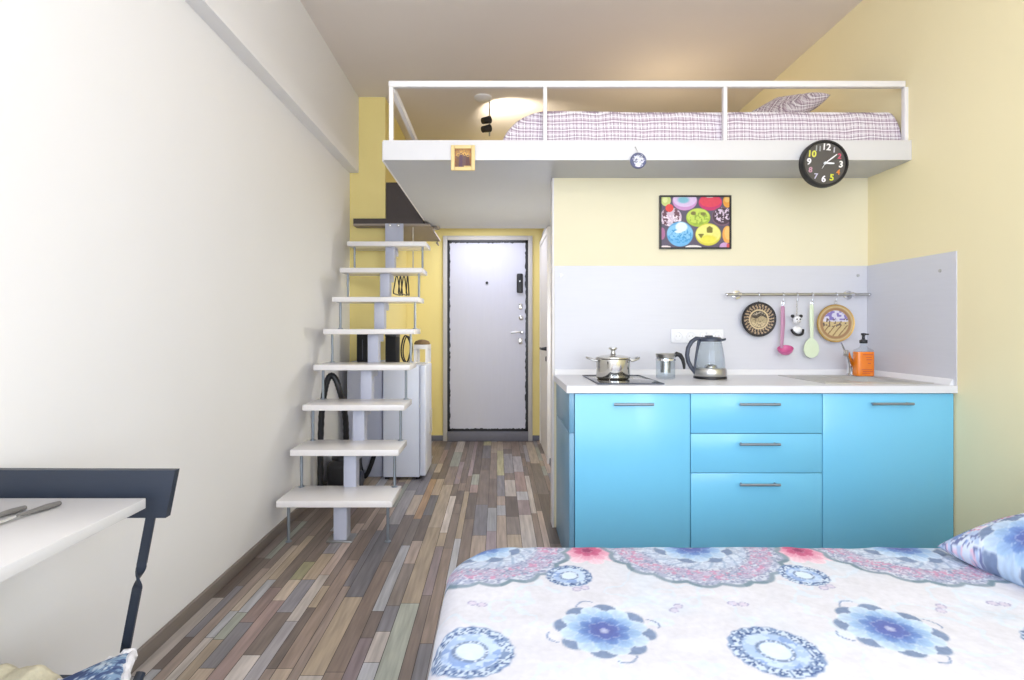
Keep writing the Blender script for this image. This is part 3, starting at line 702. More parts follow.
# pot
pp = Vector((X_(613, 2.93), 2.93, CT+.0058)); r = .0875
pt = thing('cooking_pot', 'polished steel cooking pot with lid standing on the hob', 'pot', pp)
obj('body', MB().lathe([(0, 0), (r-.008, 0), (r-.002, .006), (r, .014), (r, .104), (r+.004, .108), (r+.003, .110), (r-.003, .106), (r-.003, .012), (0, .008)], pp, 64), M['mirror_steel'], pt)
ld_ = obj('lid', MB().lathe([(r+.002, .1105), (r+.002, .114), (r-.004, .117), (r*.6, .124), (.02, .128), (0, .129), (0, .124), (r-.006, .111)], pp, 64), M['mirror_steel'], pt)
obj('knob', MB().lathe([(.020, .1285), (.012, .132), (.009, .146), (.017, .154), (.022, .158), (.021, .164), (0, .166)], pp, 32), M['steel'], ld_)
for s_ in (-1, 1):
    yv = .032; a = pp+Vector((s_*(r-.001), 0, .096)); pts = [a+Vector((0, -yv, 0)), a+Vector((s_*.022, -yv, .004)), a+Vector((s_*.042, -yv*.7, .012)), a+Vector((s_*.05, 0, .015)), a+Vector((s_*.042, yv*.7, .012)), a+Vector((s_*.022, yv, .004)), a+Vector((0, yv, 0))]
    obj('pot_handle', MB().tube(pts, .0058, 10), M['steel'], pt)
# glass coffee jug with steel strainer
jp = Vector((X_(665.5, 3.0), 3.0, CT+.0005))
jg = thing('glass_jug', 'small glass jug with a steel strainer and black handle beside the kettle', 'jug', jp)
obj('vessel', MB().lathe([(0, 0), (.044, 0), (.05, .006), (.05, .09), (.046, .112), (.0445, .112), (.048, .09), (.048, .008), (0, .003)], jp, 48), M['glass'], jg)
obj('strainer', MB().lathe([(0, .034), (.026, .034), (.0265, .112), (.025, .112), (.025, .036), (0, .036)], jp, 40), M['steel'], jg)
obj('rim', MB().lathe([(.027, .1125), (.0475, .1125), (.053, .132), (.05, .136), (.03, .130), (.026, .118)], jp, 48, cap=False), M['steel'], jg)
obj('band', MB().lathe([(.0505, .098), (.053, .098), (.0525, .108), (.0495, .108)], jp, 48, cap=False), M['chrome'], jg)
obj('handle', MB().tube([jp+Vector(p) for p in ((.046, 0, .122), (.06, 0, .132), (.078, 0, .126), (.092, 0, .104), (.099, 0, .075), (.1, 0, .052))], [.010, .0135, .0125, .0105, .0085, .006], 14), M['black'], jg)
# kettle
kp = Vector((X_(710, 3.02), 3.02, CT+.0005))
kt = thing('electric_kettle', 'glass electric kettle with steel base and looping black handle', 'kettle', kp)
obj('power_base', MB().lathe([(0, 0), (.084, 0), (.086, .005), (.084, .013), (0, .014)], kp, 56), M['black'], kt)
obj('steel_base', MB().lathe([(0, .0145), (.083, .0145), (.085, .018), (.085, .046), (.080, .056), (.077, .057), (0, .057)], kp, 56), M['steel'], kt)
obj('glass_body', MB().lathe([(.076, .0575), (.077, .075), (.073, .12), (.064, .17), (.059, .197), (.057, .197), (.062, .17), (.071, .12), (.075, .075), (.074, .0575)], kp, 56, cap=False), M['glass'], kt)
obj('heating_dome', MB().lathe([(.034, .0575), (.032, .066), (.022, .076), (0, .079)], kp+Vector((.004, 0, 0)), 32), M['mirror_steel'], kt)
ldk = obj('lid', MB().lathe([(.056, .198), (.061, .199), (.061, .212), (.052, .222), (0, .226)], kp, 48), M['charcoal'], kt)
obj('spout_lip', MB().prism([kp+Vector(p) for p in ((.05, -.022, .199), (.083, -.008, .206), (.083, .008, .206), (.05, .022, .199))], (0, 0, .011)), M['charcoal'], kt)
obj('lid_button', MB().box(kp.x-.025, kp.x+.012, kp.y-.013, kp.y+.013, kp.z+.2225, kp.z+.232, .004), M['charcoal'], ldk)
hp = [(-.048, .212), (-.075, .215), (-.1, .197), (-.118, .165), (-.124, .125), (-.118, .092), (-.104, .064), (-.086, .04), (-.074, .025)]
g = MB(); rings = []
for k, (a, b_) in enumerate(hp):
    p = Vector((kp.x+a, kp.y, kp.z+b_)); q0 = hp[max(0, k-1)]; q1 = hp[min(len(hp)-1, k+1)]; t_ = Vector((q1[0]-q0[0], 0, q1[1]-q0[1])).normalized(); n_ = Vector((-t_.z, 0, t_.x)); wv = .014*(1-.35*k/8)
    rings.append([p+n_*(.0115*math.cos(2*PI*i/14))+Vector((0, wv*math.sin(2*PI*i/14), 0)) for i in range(14)])
obj('handle', g.rings(rings), M['charcoal'], kt)
hp = [(-.058, .204), (-.064, .18), (-.072, .14), (-.078, .1), (-.081, .07), (-.083, .042)]
obj('inner_strap', MB().tube([kp+Vector((a, 0, b_)) for a, b_ in hp], [.010, .008, .0065, .006, .006, .008], 12), M['charcoal'], kt)
# sink
sk_ = thing('sink', 'stainless steel inset sink with drainer near the yellow wall', 'sink', (1.87, 2.97, CT))
f = MB(); RX0, RX1, RY0, RY1 = SX0+.20, SX1-.06, SY0+.05, SY1-.07
for b_ in ((SX0, RX0, SY0, SY1), (RX1, SX1, SY0, SY1), (RX0, RX1, SY0, RY0), (RX0, RX1, RY1, SY1)): f.box(*b_, CT, CT+.004)
for k in range(5): f.box(SX0+.03+k*.03, SX0+.042+k*.03, SY0+.06, SY1-.08, CT+.004, CT+.006, .001)
obj('rim_and_drainer', f, M['sink_steel'], sk_, 0)
f = MB()
f.box(RX0-.002, RX0, RY0, RY1, CT-.15, CT); f.box(RX1, RX1+.002, RY0, RY1, CT-.15, CT); f.box(RX0, RX1, RY0-.002, RY0, CT-.15, CT); f.box(RX0, RX1, RY1, RY1+.002, CT-.15, CT); f.box(RX0, RX1, RY0, RY1, CT-.152, CT-.15)
obj('basin', f, M['sink_steel'], sk_, 0)
obj('drain', MB().lathe([(.035, 0), (.035, .002), (.02, .001), (0, .001)], ((RX0+RX1)/2, (RY0+RY1)/2, CT-.15), 28), M['chrome'], sk_)
# faucet
fb = Vector((X_(851, 3.155), 3.155, CT+.0045))
fc = thing('faucet', 'chrome single lever tap rising from the back of the sink', 'tap', fb)
obj('body', MB().lathe([(0, 0), (.025, 0), (.025, .006), (.019, .012), (.0185, .062), (.02, .07), (.02, .082), (0, .088)], fb, 32), M['chrome'], fc)
s0 = fb+Vector((0, 0, .05)); obj('spout', MB().tube([s0, s0+Vector((-.016, -.02, .02)), s0+Vector((-.05, -.06, .055)), s0+Vector((-.086, -.10, .085)), s0+Vector((-.1, -.118, .088)), s0+Vector((-.108, -.128, .070))], [.014, .0135, .0125, .0125, .013, .0125], 16), M['chrome'], fc)
s0 = fb+Vector((0, 0, .083)); obj('lever', MB().tube([s0, s0+Vector((-.012, -.006, .018)), s0+Vector((-.045, -.02, .05)), s0+Vector((-.075, -.034, .10))], [.015, .009, .006, .004], 12), M['chrome'], fc)
# soap bottle
bp_ = Vector((2.036, 3.12, CT+.0045))
so = thing('soap_bottle', 'orange liquid soap bottle with a black pump beside the tap', 'bottle', bp_)
def rrect(w_, d_, z, c, n=8, p=4.):
    return [Vector((c.x+w_*math.copysign(abs(math.cos(a))**(2/p), math.cos(a)), c.y+d_*math.copysign(abs(math.sin(a))**(2/p), math.sin(a)), c.z+z)) for a in np.linspace(0, 2*PI, 33)[:-1]]
obj('liquid', MB().rings([rrect(.046, .026, 0.0005, bp_), rrect(.05, .029, .004, bp_), rrect(.05, .029, .06, bp_), rrect(.05, .029, .136, bp_)]), M['orange'], so)
obj('clear_shoulder', MB().rings([rrect(.05, .029, .1365, bp_), rrect(.046, .027, .146, bp_), rrect(.024, .02, .158, bp_, p=2.4), rrect(.016, .016, .166, bp_, p=2), rrect(.016, .016, .19, bp_, p=2)]), M['glass'], so)
obj('pump', MB().lathe([(.0185, .182), (.0195, .184), (.0195, .200), (.008, .205), (.007, .225), (.012, .228), (.012, .238), (0, .24)], bp_, 24).box(bp_.x-.005, bp_.x+.005, bp_.y-.04, bp_.y, bp_.z+.229, bp_.z+.237, .002), M['black'], so)
for (xa, xb, za_, zb3) in ((-.022, .034, .118, .122), (-.006, .026, .104, .107), (-.002, .03, .09, .094), (.006, .022, .07, .074), (-.03, .03, .036, .039), (-.022, .036, .024, .028), (-.026, .02, .014, .017)):
    lb = MB(); lb.box(bp_.x+xa, bp_.x+xb, bp_.y-.0298, bp_.y-.0288, bp_.z+za_, bp_.z+zb3); obj('label_line', lb, M['red_ink'], so, 0)

# ------------------------------------------------------------ staircase
T0Y, T0Z, RUN, RISE, TD, TW = 3.0, .243, .2014, .23, .296, .62
TX0, TX1 = -1.19, -.568
sc_ = thing('staircase', 'open white staircase with a pale grey central spine along the white wall', 'stairs', (-.88, 3.1, 0))
def rod(x, y, z0, z1):
    b_ = MB().cyl((x, y, z0), (x, y, z1), .0085, n=16); b_.lathe([(.018, 0), (.018, .004), (.009, .008)], (x, y, z0), 20)
    obj('support_rod', b_, M['handle'], sc_)
for i in range(8):
    y, z = T0Y+i*RUN, T0Z+i*RISE
    obj('tread', MB().box(TX0, TX1, y, y+TD, z-.036, z, .004), M['stair_white'], sc_)
    zb_ = 0.006 if i == 0 else z-RISE+.0
    yy = y+.066
    for xx in (-1.146, -.603): rod(xx, yy, .0005 if i == 0 else z-RISE, z-.036)
    yc = y+.105
    z0_ = .008 if i == 0 else z-RISE-.02
    b_ = MB().box(-.902, -.828, yc-.04, yc+.045, z0_, z-.036, .006)
    b_.box(-.900, -.830, yc+.045, min(yc+.045+.16, y+RUN+.06), z-.09, z-.0362, .004)
    obj('spine_segment', b_, M['grey_metal'], sc_)
obj('base_plate', MB().box(-.935, -.795, 3.045, 3.17, 0.0005, .009, .002), M['steel'], sc_)
zt8 = T0Z+7*RISE
obj('top_bracket', MB().box(-.925, -.775, 4.585, 4.60, zt8, 2.026, .003).box(-.905, -.82, 4.58, 4.584, zt8, 2.0), M['grey_metal'], sc_)
for xx in (-.885, -.815): obj('bolt', MB().lathe([(.012, 0), (.012, -.006), (.006, -.010), (0, -.010)], (xx, 4.585, 2.008), 16, 'y'), M['chrome'], sc_)
# landing tucked between the yellow wall and the loft
la = thing('stair_landing', 'dark laminate landing board at the top of the white stairs', 'landing', (-.9, 4.61, 2.015))
L_ = MB(); L_.box(-1.19, -.62, 4.603, YN-.002, 2.028, 2.07); L_.box(-.95, -.62, YN-.002, 5.45, 2.028, 2.07)
obj('board', L_, M['dark_wood'], la, 0)
L_ = MB(); L_.box(-1.19, -.62, 4.603, YN-.002, 2.012, 2.0278); L_.box(-.95, -.56, YN-.002, 5.45, 2.012, 2.0278); L_.box(-.62, -.56, 4.603, YN-.002, 2.012, 2.0278)
obj('underside', L_, M['taupe'], la, 0)
obj('riser_board', MB().box(-.948, -.62, 4.74, 4.765, 2.0705, 2.402), M['dark_wood'], la, 0)
obj('edge_bracket', MB().tube([(-.585, 5.40, 2.01), (-.575, 5.42, 1.97), (-.60, 5.44, 2.0)], .006, 6), M['taupe'], la)

# clothes hangers under the landing
hr = thing('hanger_rail', 'short dark rail for clothes hangers under the stair landing', 'rail', (-.78, 4.66, 1.645))
obj('bar', MB().cyl((-.90, 4.68, 1.645), (-.70, 4.68, 1.645), .006), M['steel'], hr)
for xx in (-.89, -.71): obj('drop_rod', MB().cyl((xx, 4.68, 1.645), (xx, 4.68, 2.0115), .005, n=10), M['frame_grey'], hr)
first = None
for k, (xx, rz, lb_) in enumerate(((-.845, 90, 'black wire clothes hanger below the stair landing, leftmost of the row'), (-.815, 94, 'black wire clothes hanger below the stair landing, second from the left'), (-.785, 91, 'black wire clothes hanger below the stair landing, second from the right'), (-.755, 95, 'black wire clothes hanger below the stair landing, rightmost of the row'))):
    rz = math.radians(rz)
    if first is None:
        pts = [Vector((.008*math.cos(a), 0, .008*math.sin(a)-.002)) for a in np.linspace(-.5, PI, 8)]+[Vector((-.006, 0, -.016)), Vector((0, 0, -.03))]
        m4 = Matrix.Translation((xx, 4.68, 1.645)) @ Matrix.Rotation(rz, 4, 'Z')
        hg = thing('clothes_hanger', lb_, 'hanger', (0, 0, 0), 'black hangers under the stairs')
        obj('hook', MB().tube(pts, .0022, 6), M['black'], hg)
        tri = [Vector(p) for p in ((0, 0, -.03), (.05, 0, -.06), (.15, 0, -.175), (.155, 0, -.188), (.145, 0, -.195), (-.145, 0, -.195), (-.155, 0, -.188), (-.15, 0, -.175), (-.05, 0, -.06))]
        obj('frame', MB().tube(tri, .005, 8, True), M['black'], hg); first = hg
        hg.location = (xx, 4.68, 1.645); hg.rotation_euler = (0, 0, rz)
    else:
        r_ = dup(first, (0, 0, 0), lb_); r_.location = (xx, 4.68, 1.645); r_.rotation_euler = (0, 0, rz)

# ------------------------------------------------------------ fridge corner
fr = thing('fridge', 'small white fridge standing behind the stairs with its door to the hall', 'fridge', (-.73, 4.5, 0))
FZ = .885
obj('body', MB().box(-.885, -.605, 4.315, 4.70, .02, FZ, .006), M['fridge'], fr)
dr = obj('door', MB().box(-.603, -.557, 4.31, 4.70, .03, FZ-.004, .010, 3), M['fridge'], fr)
obj('handle_recess', MB().box(-.5575, -.551, 4.56, 4.69, .30, .50, .002), M['frame_grey'], dr)
for xx in (-.86, -.62):
    for yy in (4.35, 4.67): obj('foot', MB().cyl((xx, yy, .0005), (xx, yy, .02), .018), M['black'], fr)
cb = thing('storage_cabinet', 'low white cabinet squeezed between the fridge and the white wall', 'cabinet', (-1.04, 4.5, 0))
obj('body', MB().box(-1.185, -.90, 4.40, 4.725, .001, .90, .003), M['grey_metal'], cb)
obj('door', MB().box(-1.18, -.905, 4.382, 4.399, .06, .89, .003), M['grey_metal'], cb)
obj('knob', MB().ball((-.93, 4.372, .6), .011, 12), M['steel'], cb)
bx = thing('black_case', 'upright black case standing on the low white cabinet behind the stairs', 'case', (-1.06, 4.5, .901))
obj('body', MB().box(-1.115, -1.02, 4.41, 4.60, .901, 1.13, .012, 3), M['black_matte'], bx)
obj('zip', MB().box(-1.07, -1.065, 4.4085, 4.4105, .92, 1.08), M['charcoal'], bx)
bx = thing('black_box', 'tall black box standing on the white fridge behind the staircase spine', 'box', (-.83, 4.5, FZ))
obj('body', MB().box(-.878, -.797, 4.36, 4.55, FZ+.0005, 1.10, .004), M['black_matte'], bx)
obj('lid', MB().box(-.88, -.795, 4.358, 4.552, 1.1, 1.125, .004), M['black'], bx)
# coil of cable leaning on the fridge top
tri = [Vector((-.728+.036*math.cos(a)*abs(math.cos(a))**.2, 4.42+.012*math.sin(3*a), FZ+.117+.108*math.sin(a))) for a in np.linspace(0, 2*PI, 33)[:-1]]
tri2 = [p+Vector((.012, .02, -.004)) for p in tri]
o = obj('cable_loop', MB().tube(tri, .006, 8, True).tube(tri2, .005, 8, True), M['black'])
props(o, 'black cable loop standing upright on the fridge top', 'cable')
rk = thing('wire_rack', 'white open rack standing on the fridge top beside the yellow hall wall', 'rack', (-.62, 4.6, FZ))
for xx in (-.665, -.572):
    for yy in (4.50, 4.68): obj('leg', MB().box(xx-.011, xx+.011, yy-.009, yy+.009, FZ+.0005, FZ+.115), M['white_metal'], rk)
obj('shelf', MB().box(-.678, -.560, 4.488, 4.692, FZ+.115, FZ+.150, .003), M['white_metal'], rk)
o = obj('woven_bowl', MB().lathe([(.0, 0), (.062, 0), (.066, .007), (.055, .026), (.025, .038), (0, .041)], (-.622, 4.59, FZ+.1505), 32), M['brown'])
props(o, 'brown rounded woven bowl upside down on the white rack', 'bowl')

# vacuum cleaner behind the lower treads
vc = thing('vacuum_cleaner', 'dark vacuum cleaner with a looping black hose stored behind the stairs', 'vacuum cleaner', (-1.03, 3.95, 0))
vY = 3.775
def vp(x, y, Y=vY): return at(x, y, Y)
hs = [(320.5, 492), (320.5, 450), (321.3, 420), (323, 402), (325.3, 388), (328.5, 378), (332, 375.5), (336, 380), (339.5, 390), (343, 402), (345.5, 420), (346, 440), (343, 456)]
pts = []
for k, (a, b_) in enumerate(hs): pts.append(vp(a, b_, vY+max(0, k-8)*.03))
def smooth_pts(p, n=4):
    out = []
    for k in range(len(p)-1):
        p0, p1, p2, p3 = p[max(0, k-1)], p[k], p[k+1], p[min(len(p)-1, k+2)]
        for j in range(n):
            t_ = j/n; out.append(.5*((2*p1)+(p2-p0)*t_+(2*p0-5*p1+4*p2-p3)*t_*t_+(3*p1-p0-3*p2+p3)*t_**3))
    return out+[p[-1]]
sp__ = smooth_pts(pts, 6)
obj('hose', MB().tube(sp__, [.019+.0022*(k % 2) for k in range(len(sp__))], 14), M['black'], vc)
obj('floor_head', MB().box(-1.232, -1.10, 3.73, 3.85, .001, .05, .012, 3).cyl((pts[0].x, vY, .04), (pts[0].x, vY, pts[0].z+.02), .021), M['black'], vc)
obj('body', MB().box(-1.2, -1.015, 3.88, 4.22, .03, .24, .05, 5).ball((-1.11, 4.04, .24), .09, 20, (.95, 1.4, .75)), mat('dark brown grey plastic', (46, 44, 46), .4, var=.1), vc)
for xx in (-1.205, -1.01): obj('wheel', MB().cyl((xx-.012, 4.12, .06), (xx+.012, 4.12, .06), .0595), M['charcoal'], vc)
obj('metal_wand', MB().tube([vp(345, 405, 3.99), vp(348, 438, 3.99), vp(349, 470, 3.99)], .011, 12), M['chrome'], vc)
sY = 4.36
sp3 = smooth_pts([at(358.5, 446, sY), at(359.5, 462, sY), at(362, 473, sY), at(365, 476.5, sY-.01), at(369, 470, sY-.02), at(374, 456, sY-.02), at(377, 444, sY-.01)], 5)
rings = []
for k, p in enumerate(sp3):
    t_ = (sp3[min(k+1, len(sp3)-1)]-sp3[max(k-1, 0)]).normalized(); n_ = Vector((-t_.z, 0, t_.x))
    rings.append([p+n_*.017+Vector((0, .003, 0)), p+n_*.017-Vector((0, .003, 0)), p-n_*.017-Vector((0, .003, 0)), p-n_*.017+Vector((0, .003, 0))])
o = obj('strap', MB().rings(rings), M['black_matte'])
props(o, 'black strap bent in a V in front of the low white cabinet behind the stairs', 'strap')

# ------------------------------------------------------------ table, chair
tb = thing('wall_table', 'narrow white table top fixed along the white wall in the foreground', 'table', (-1.04, .6, 0))
TZ = .77
obj('tabletop', MB().box(XL+.001, -.828, -.35, 1.317, TZ-.024, TZ, .0015), M['white_gloss'], tb)
for yy in (-.1, .55): obj('bracket', MB().box(XL+.001, -.95, yy, yy+.03, TZ-.05, TZ-.0245).box(XL+.001, XL+.03, yy, yy+.03, TZ-.35, TZ-.05), M['white_metal'], tb)
def knife(name, label, hx_, hy, ang):
    t_ = thing(name, label, 'knife', (hx_, hy, TZ), 'knives on the white table'); ca_, sa = math.cos(ang), math.sin(ang)
    def q(l, s_): return (hx_-sa*l*-1*0+ca_*s_+sa*l, hy-ca_*l+sa*s_)
    rings = []
    for l, w_, h_ in ((0, .003, .002), (.003, .0065, .005), (.03, .0085, .0065), (.07, .006, .0045), (.092, .004, .0032)):
        c = q(l, 0); rings.append([Vector((c[0]+ca_*w_*math.cos(a), c[1]+sa*w_*math.cos(a), TZ+.0068+h_*math.sin(a))) for a in np.linspace(0, 2*PI, 13)[:-1]])
    obj('handle', MB().rings(rings), M['knife_grip'], t_)
    poly = [(*q(.09, -.004), TZ+.0055), (*q(.09, .004), TZ+.0055), (*q(.12, .008), TZ+.0035), (*q(.19, .008), TZ+.0015), (*q(.21, -.002), TZ+.0008), (*q(.12, -.007), TZ+.0035)]
    obj('blade', MB().prism(poly, (0, 0, .0015)), M['mirror_steel'], t_)
knife('table_knife', 'steel table knife on the white table, the one lying nearer its free edge', -.985, 1.262, math.radians(-13))
knife('table_knife', 'steel table knife on the white table, the one lying nearer the wall', -1.036, 1.230, math.radians(-13))

ch = thing('folding_chair', 'dark navy chair with a wide back board at the end of the white table', 'chair', (-1.0, 1.15, 0))
cy0 = 1.352
obj('back_board', MB().prism([(-1.236, cy0, H_(470, cy0)), (X_(175, cy0), cy0, H_(470.5, cy0)), (X_(165.5, cy0), cy0, H_(518, cy0)), (-1.226, cy0, H_(518, cy0))], (0, .02, 0)), M['navy'], ch, 0)
def upright(pts):
    pts = [Vector(p) for p in pts]; rings = []
    n = len(pts)
    for k, p in enumerate(pts):
        t_ = k/(n-1); ang = PI*min(1, max(0, (t_-.33)/.2)); hw, ht_ = .0108, .0035
        u_ = Vector((math.cos(ang), math.sin(ang), 0)); v_ = Vector((-math.sin(ang), math.cos(ang), 0))
        rings.append([p+u_*hw+v_*ht_, p-u_*hw+v_*ht_, p-u_*hw-v_*ht_, p+u_*hw-v_*ht_])
    obj('back_upright', MB().rings(rings), M['navy'], ch, 30)
a, b_ = at(151, 516, cy0+.01), at(125, 652, cy0+.01)
for mir in (0, 1):
    ps = []
    for k in range(41):
        p = a.lerp(b_, k/40)
        if mir: p = Vector((-1.2385-.0*p.x, p.y, p.z))
        ps.append(p)
    upright(ps)
SZ = .365
obj('seat_frame', MB().box(-1.19, -.86, .93, .955, SZ-.02, SZ).box(-1.19, -.86, 1.275, 1.30, SZ-.02, SZ).box(-1.19, -1.165, .955, 1.275, SZ-.02, SZ).box(-.885, -.86, .955, 1.275, SZ-.02, SZ), M['navy'], ch, 0)
for k in range(6): obj('seat_slat', MB().box(-1.164, -.886, .96+k*.053, 1.0+k*.053, SZ-.014, SZ, .003), M['navy'], ch)
for xx in (-1.178, -.872):
    obj('leg', MB().tube([(xx, .95, SZ-.02), (xx, 1.36, .006)], .011, 8), M['navy'], ch)
    obj('leg', MB().tube([(xx+.018, 1.34, SZ-.02), (xx+.018, .93, .006)], .011, 8), M['navy'], ch)
obj('stretcher', MB().cyl((-1.178, 1.30, .066), (-.872, 1.30, .066), .008, n=10), M['navy'], ch)
# cushions
def cush_col(X, Y):
    C = np.empty(X.shape+(3,)); C[:] = (84, 108, 150)
    paint(C, (fbm(X*55, Y*55) > .5)*.8, (150, 180, 210)); paint(C, (fbm(X*80+4, Y*80) > .6)*.9, (206, 220, 232)); paint(C, (fbm(X*40+9, Y*40+2) > .62)*.8, (52, 70, 120)); return C
cm = Matrix.Translation((-.866, 1.13, .412)) @ Matrix.Rotation(math.radians(-4), 4, 'Y') @ Matrix.Rotation(math.radians(-4), 4, 'Z') @ Matrix.Diagonal((.66, 1, 1, 1)) @ Matrix.Rotation(math.radians(45), 4, 'Z')
cu = thing('blue_cushion', 'blue patterned cushion with white lace edging on the navy chair', 'cushion', (-.862, 1.135, .39))
pillow('cover', .25, .25, .055, cm, M['fabric_print'], cush_col, cu, 56, ns=3)
hw = .127; ed = []
for (a0, a1) in (((-1, -1), (1, -1)), ((1, -1), (1, 1)), ((1, 1), (-1, 1)), ((-1, 1), (-1, -1))):
    for k in range(14):
        t_ = k/14; A = a0[0]+(a1[0]-a0[0])*t_; B = a0[1]+(a1[1]-a0[1])*t_
        X = A*.125*(1-.08*math.cos(B*PI/2)*abs(A)); Y = B*.125*(1-.08*math.cos(A*PI/2)*abs(B)); ed.append(cm @ Vector((X*1.02, Y*1.02, .004*math.sin(k*2.3))))
obj('lace_edging', MB().tube(ed, [.009+.003*(k % 2) for k in range(len(ed))], 8, True), M['lace'], cu)
nu, nv = 60, 50
U, W = np.meshgrid(np.linspace(-1.195, -.985, nu), np.linspace(.93, 1.275, nv))
hgt = .046*fall(U+1.195, .03)*fall(-.985-U, .03)*fall(W-.93, .03)*fall(1.275-W, .035)*(.75+.5*vnoise(U*40, W*8))
P = np.stack([U, W, SZ+.0008+hgt], -1)
me = grid_mesh('seat_pad', P, None); sp_d = link_mesh('seat_pad', me, M['cream'], None, 180)
props(sp_d, 'cream crocheted seat pad on the navy chair beside the blue cushion', 'seat pad')

# ------------------------------------------------------------ bed
BX0, BY1, BH = -.145, 1.755, .50
bd = thing('bed', 'low bed with a white mattress in the right foreground', 'bed', (.95, .75, 0))
obj('base', MB().box(BX0+.06, 2.08, -.35, BY1-.06, .08, .25, .01), M['dark_wood'], bd)
obj('mattress', MB().box(BX0+.03, 2.1, -.38, BY1-.03, .2505, BH-.03, .05, 4), M['white_pl'], bd)
for xx in (BX0+.15, 1.98):
    for yy in (-.25, BY1-.2): obj('leg', MB().cyl((xx, yy, .0005), (xx, yy, .08), .03), M['dark_wood'], bd)
def flower(C, X, Y, cx, cy, R, cols, n=8, ph=0., k=1.):
    dx, dy = X-cx, Y-cy; r = np.hypot(dx, dy); th = np.arctan2(dy, dx)
    near = r < R*1.3
    if not near.any(): return
    for (f_, nn, pp_, c_in, c_out) in cols:
        rho = R*f_*(.66+.34*np.abs(np.cos(nn/2*(th-pp_-ph)))**.5)
        t_ = np.clip(r/rho, 0, 1); m_ = sm(r-rho, .004)
        mixc = np.asarray(c_in, float)*(1-t_[..., None]**1.3)+np.asarray(c_out, float)*t_[..., None]**1.3
        vein = (.975+.025*np.cos(nn*4*(th-pp_-ph)))[..., None]
        C[:] = C*(1-m_[..., None])+mixc*vein*m_[..., None]
        edge = sm(np.abs(r-rho)-.0015, .002)*.5; paint(C, edge, np.asarray(c_out)*.4+140)
BLUE = [(1.13, 8, .39, (100, 118, 160), (128, 146, 176)), (1.0, 8, 0., (120, 156, 200), (200, 218, 238)), (.82, 8, .39, (92, 122, 188), (170, 200, 230)), (.60, 8, 0., (66, 82, 158), (120, 154, 206)), (.36, 6, .2, (92, 100, 164), (92, 110, 176)), (.1, 5, 0, (196, 202, 226), (140, 150, 196))]
RED = [(1.0, 9, 0., (230, 170, 192), (240, 214, 226)), (.75, 9, .35, (212, 120, 152), (232, 184, 204)), (.45, 7, 0., (176, 70, 112), (208, 116, 150)), (.18, 5, 0, (140, 60, 100), (160, 70, 110))]
def roundel(C, X, Y, cx, cy, R):
    dx, dy = X-cx, Y-cy; r = np.hypot(dx, dy)/R; th = np.arctan2(dy, dx)
    rr = r+.02*np.cos(th*18)
    n_ = vnoise(X*170, Y*170); n2 = vnoise(X*260+9, Y*260)
    paint(C, sm(rr-1, .05), (122, 144, 180)); paint(C, (rr < .97)*(n_ > .5)*1., (196, 210, 226)); paint(C, (rr < .97)*(n2 > .66)*1., (70, 92, 140))
    paint(C, sm(r-.70, .06), (190, 208, 232)); paint(C, (r < .68)*(fbm(X*40, Y*40+3) > .52)*.8, (160, 184, 220))
    paint(C, (r < .68)*(r > .3)*(fbm(X*25+8, Y*25) > .58)*.7, (120, 148, 200))
    paint(C, sm(np.abs(r-.38)-.035, .04), (104, 122, 154)); paint(C, sm(np.abs(r-.38)-.012, .02)*(np.sin(th*24) > 0), (214, 222, 234)); paint(C, sm(r-.33, .05), (208, 222, 236))
def mandala(C, X, Y, cx, cy, R):
    dx, dy = X-cx, Y-cy; r = np.hypot(dx, dy); th = np.arctan2(dy, dx)
    edge = R*(.93+.07*np.abs(np.cos(th*9)))
    m_ = r < edge
    n_ = vnoise(X*120, Y*120); n2 = vnoise(X*190+3, Y*190+7); n3 = fbm(X*40, Y*40)
    paint(C, sm(r-edge, .006), (136, 152, 166)); ins = sm(r-(edge-.016), .006)
    paint(C, sm(r-edge, .006)*(np.sin(th*9) > .3)*1., (116, 138, 152))
    paint(C, ins, (166, 174, 198)); paint(C, ins*(n_ > .55)*.8, (208, 214, 224)); paint(C, ins*(n2 > .66)*.8, (130, 138, 168))
    band = (r > R*.62)*(r < R*.84); paint(C, ins*band*(n3 > .42)*.4, (214, 186, 206)); paint(C, ins*band*(n_ > .70)*.75, (198, 136, 170)); paint(C, ins*band*(n2 < .25)*.8, (150, 142, 176))
    band2 = (r > R*.38)*(r < R*.58); paint(C, ins*band2*.5, (206, 220, 236)); paint(C, ins*band2*(np.abs(np.sin(th*10+r*60)) < .35)*.6, (140, 162, 192))
    flower(C, X, Y, cx, cy, R*.40, BLUE)
PER = .635
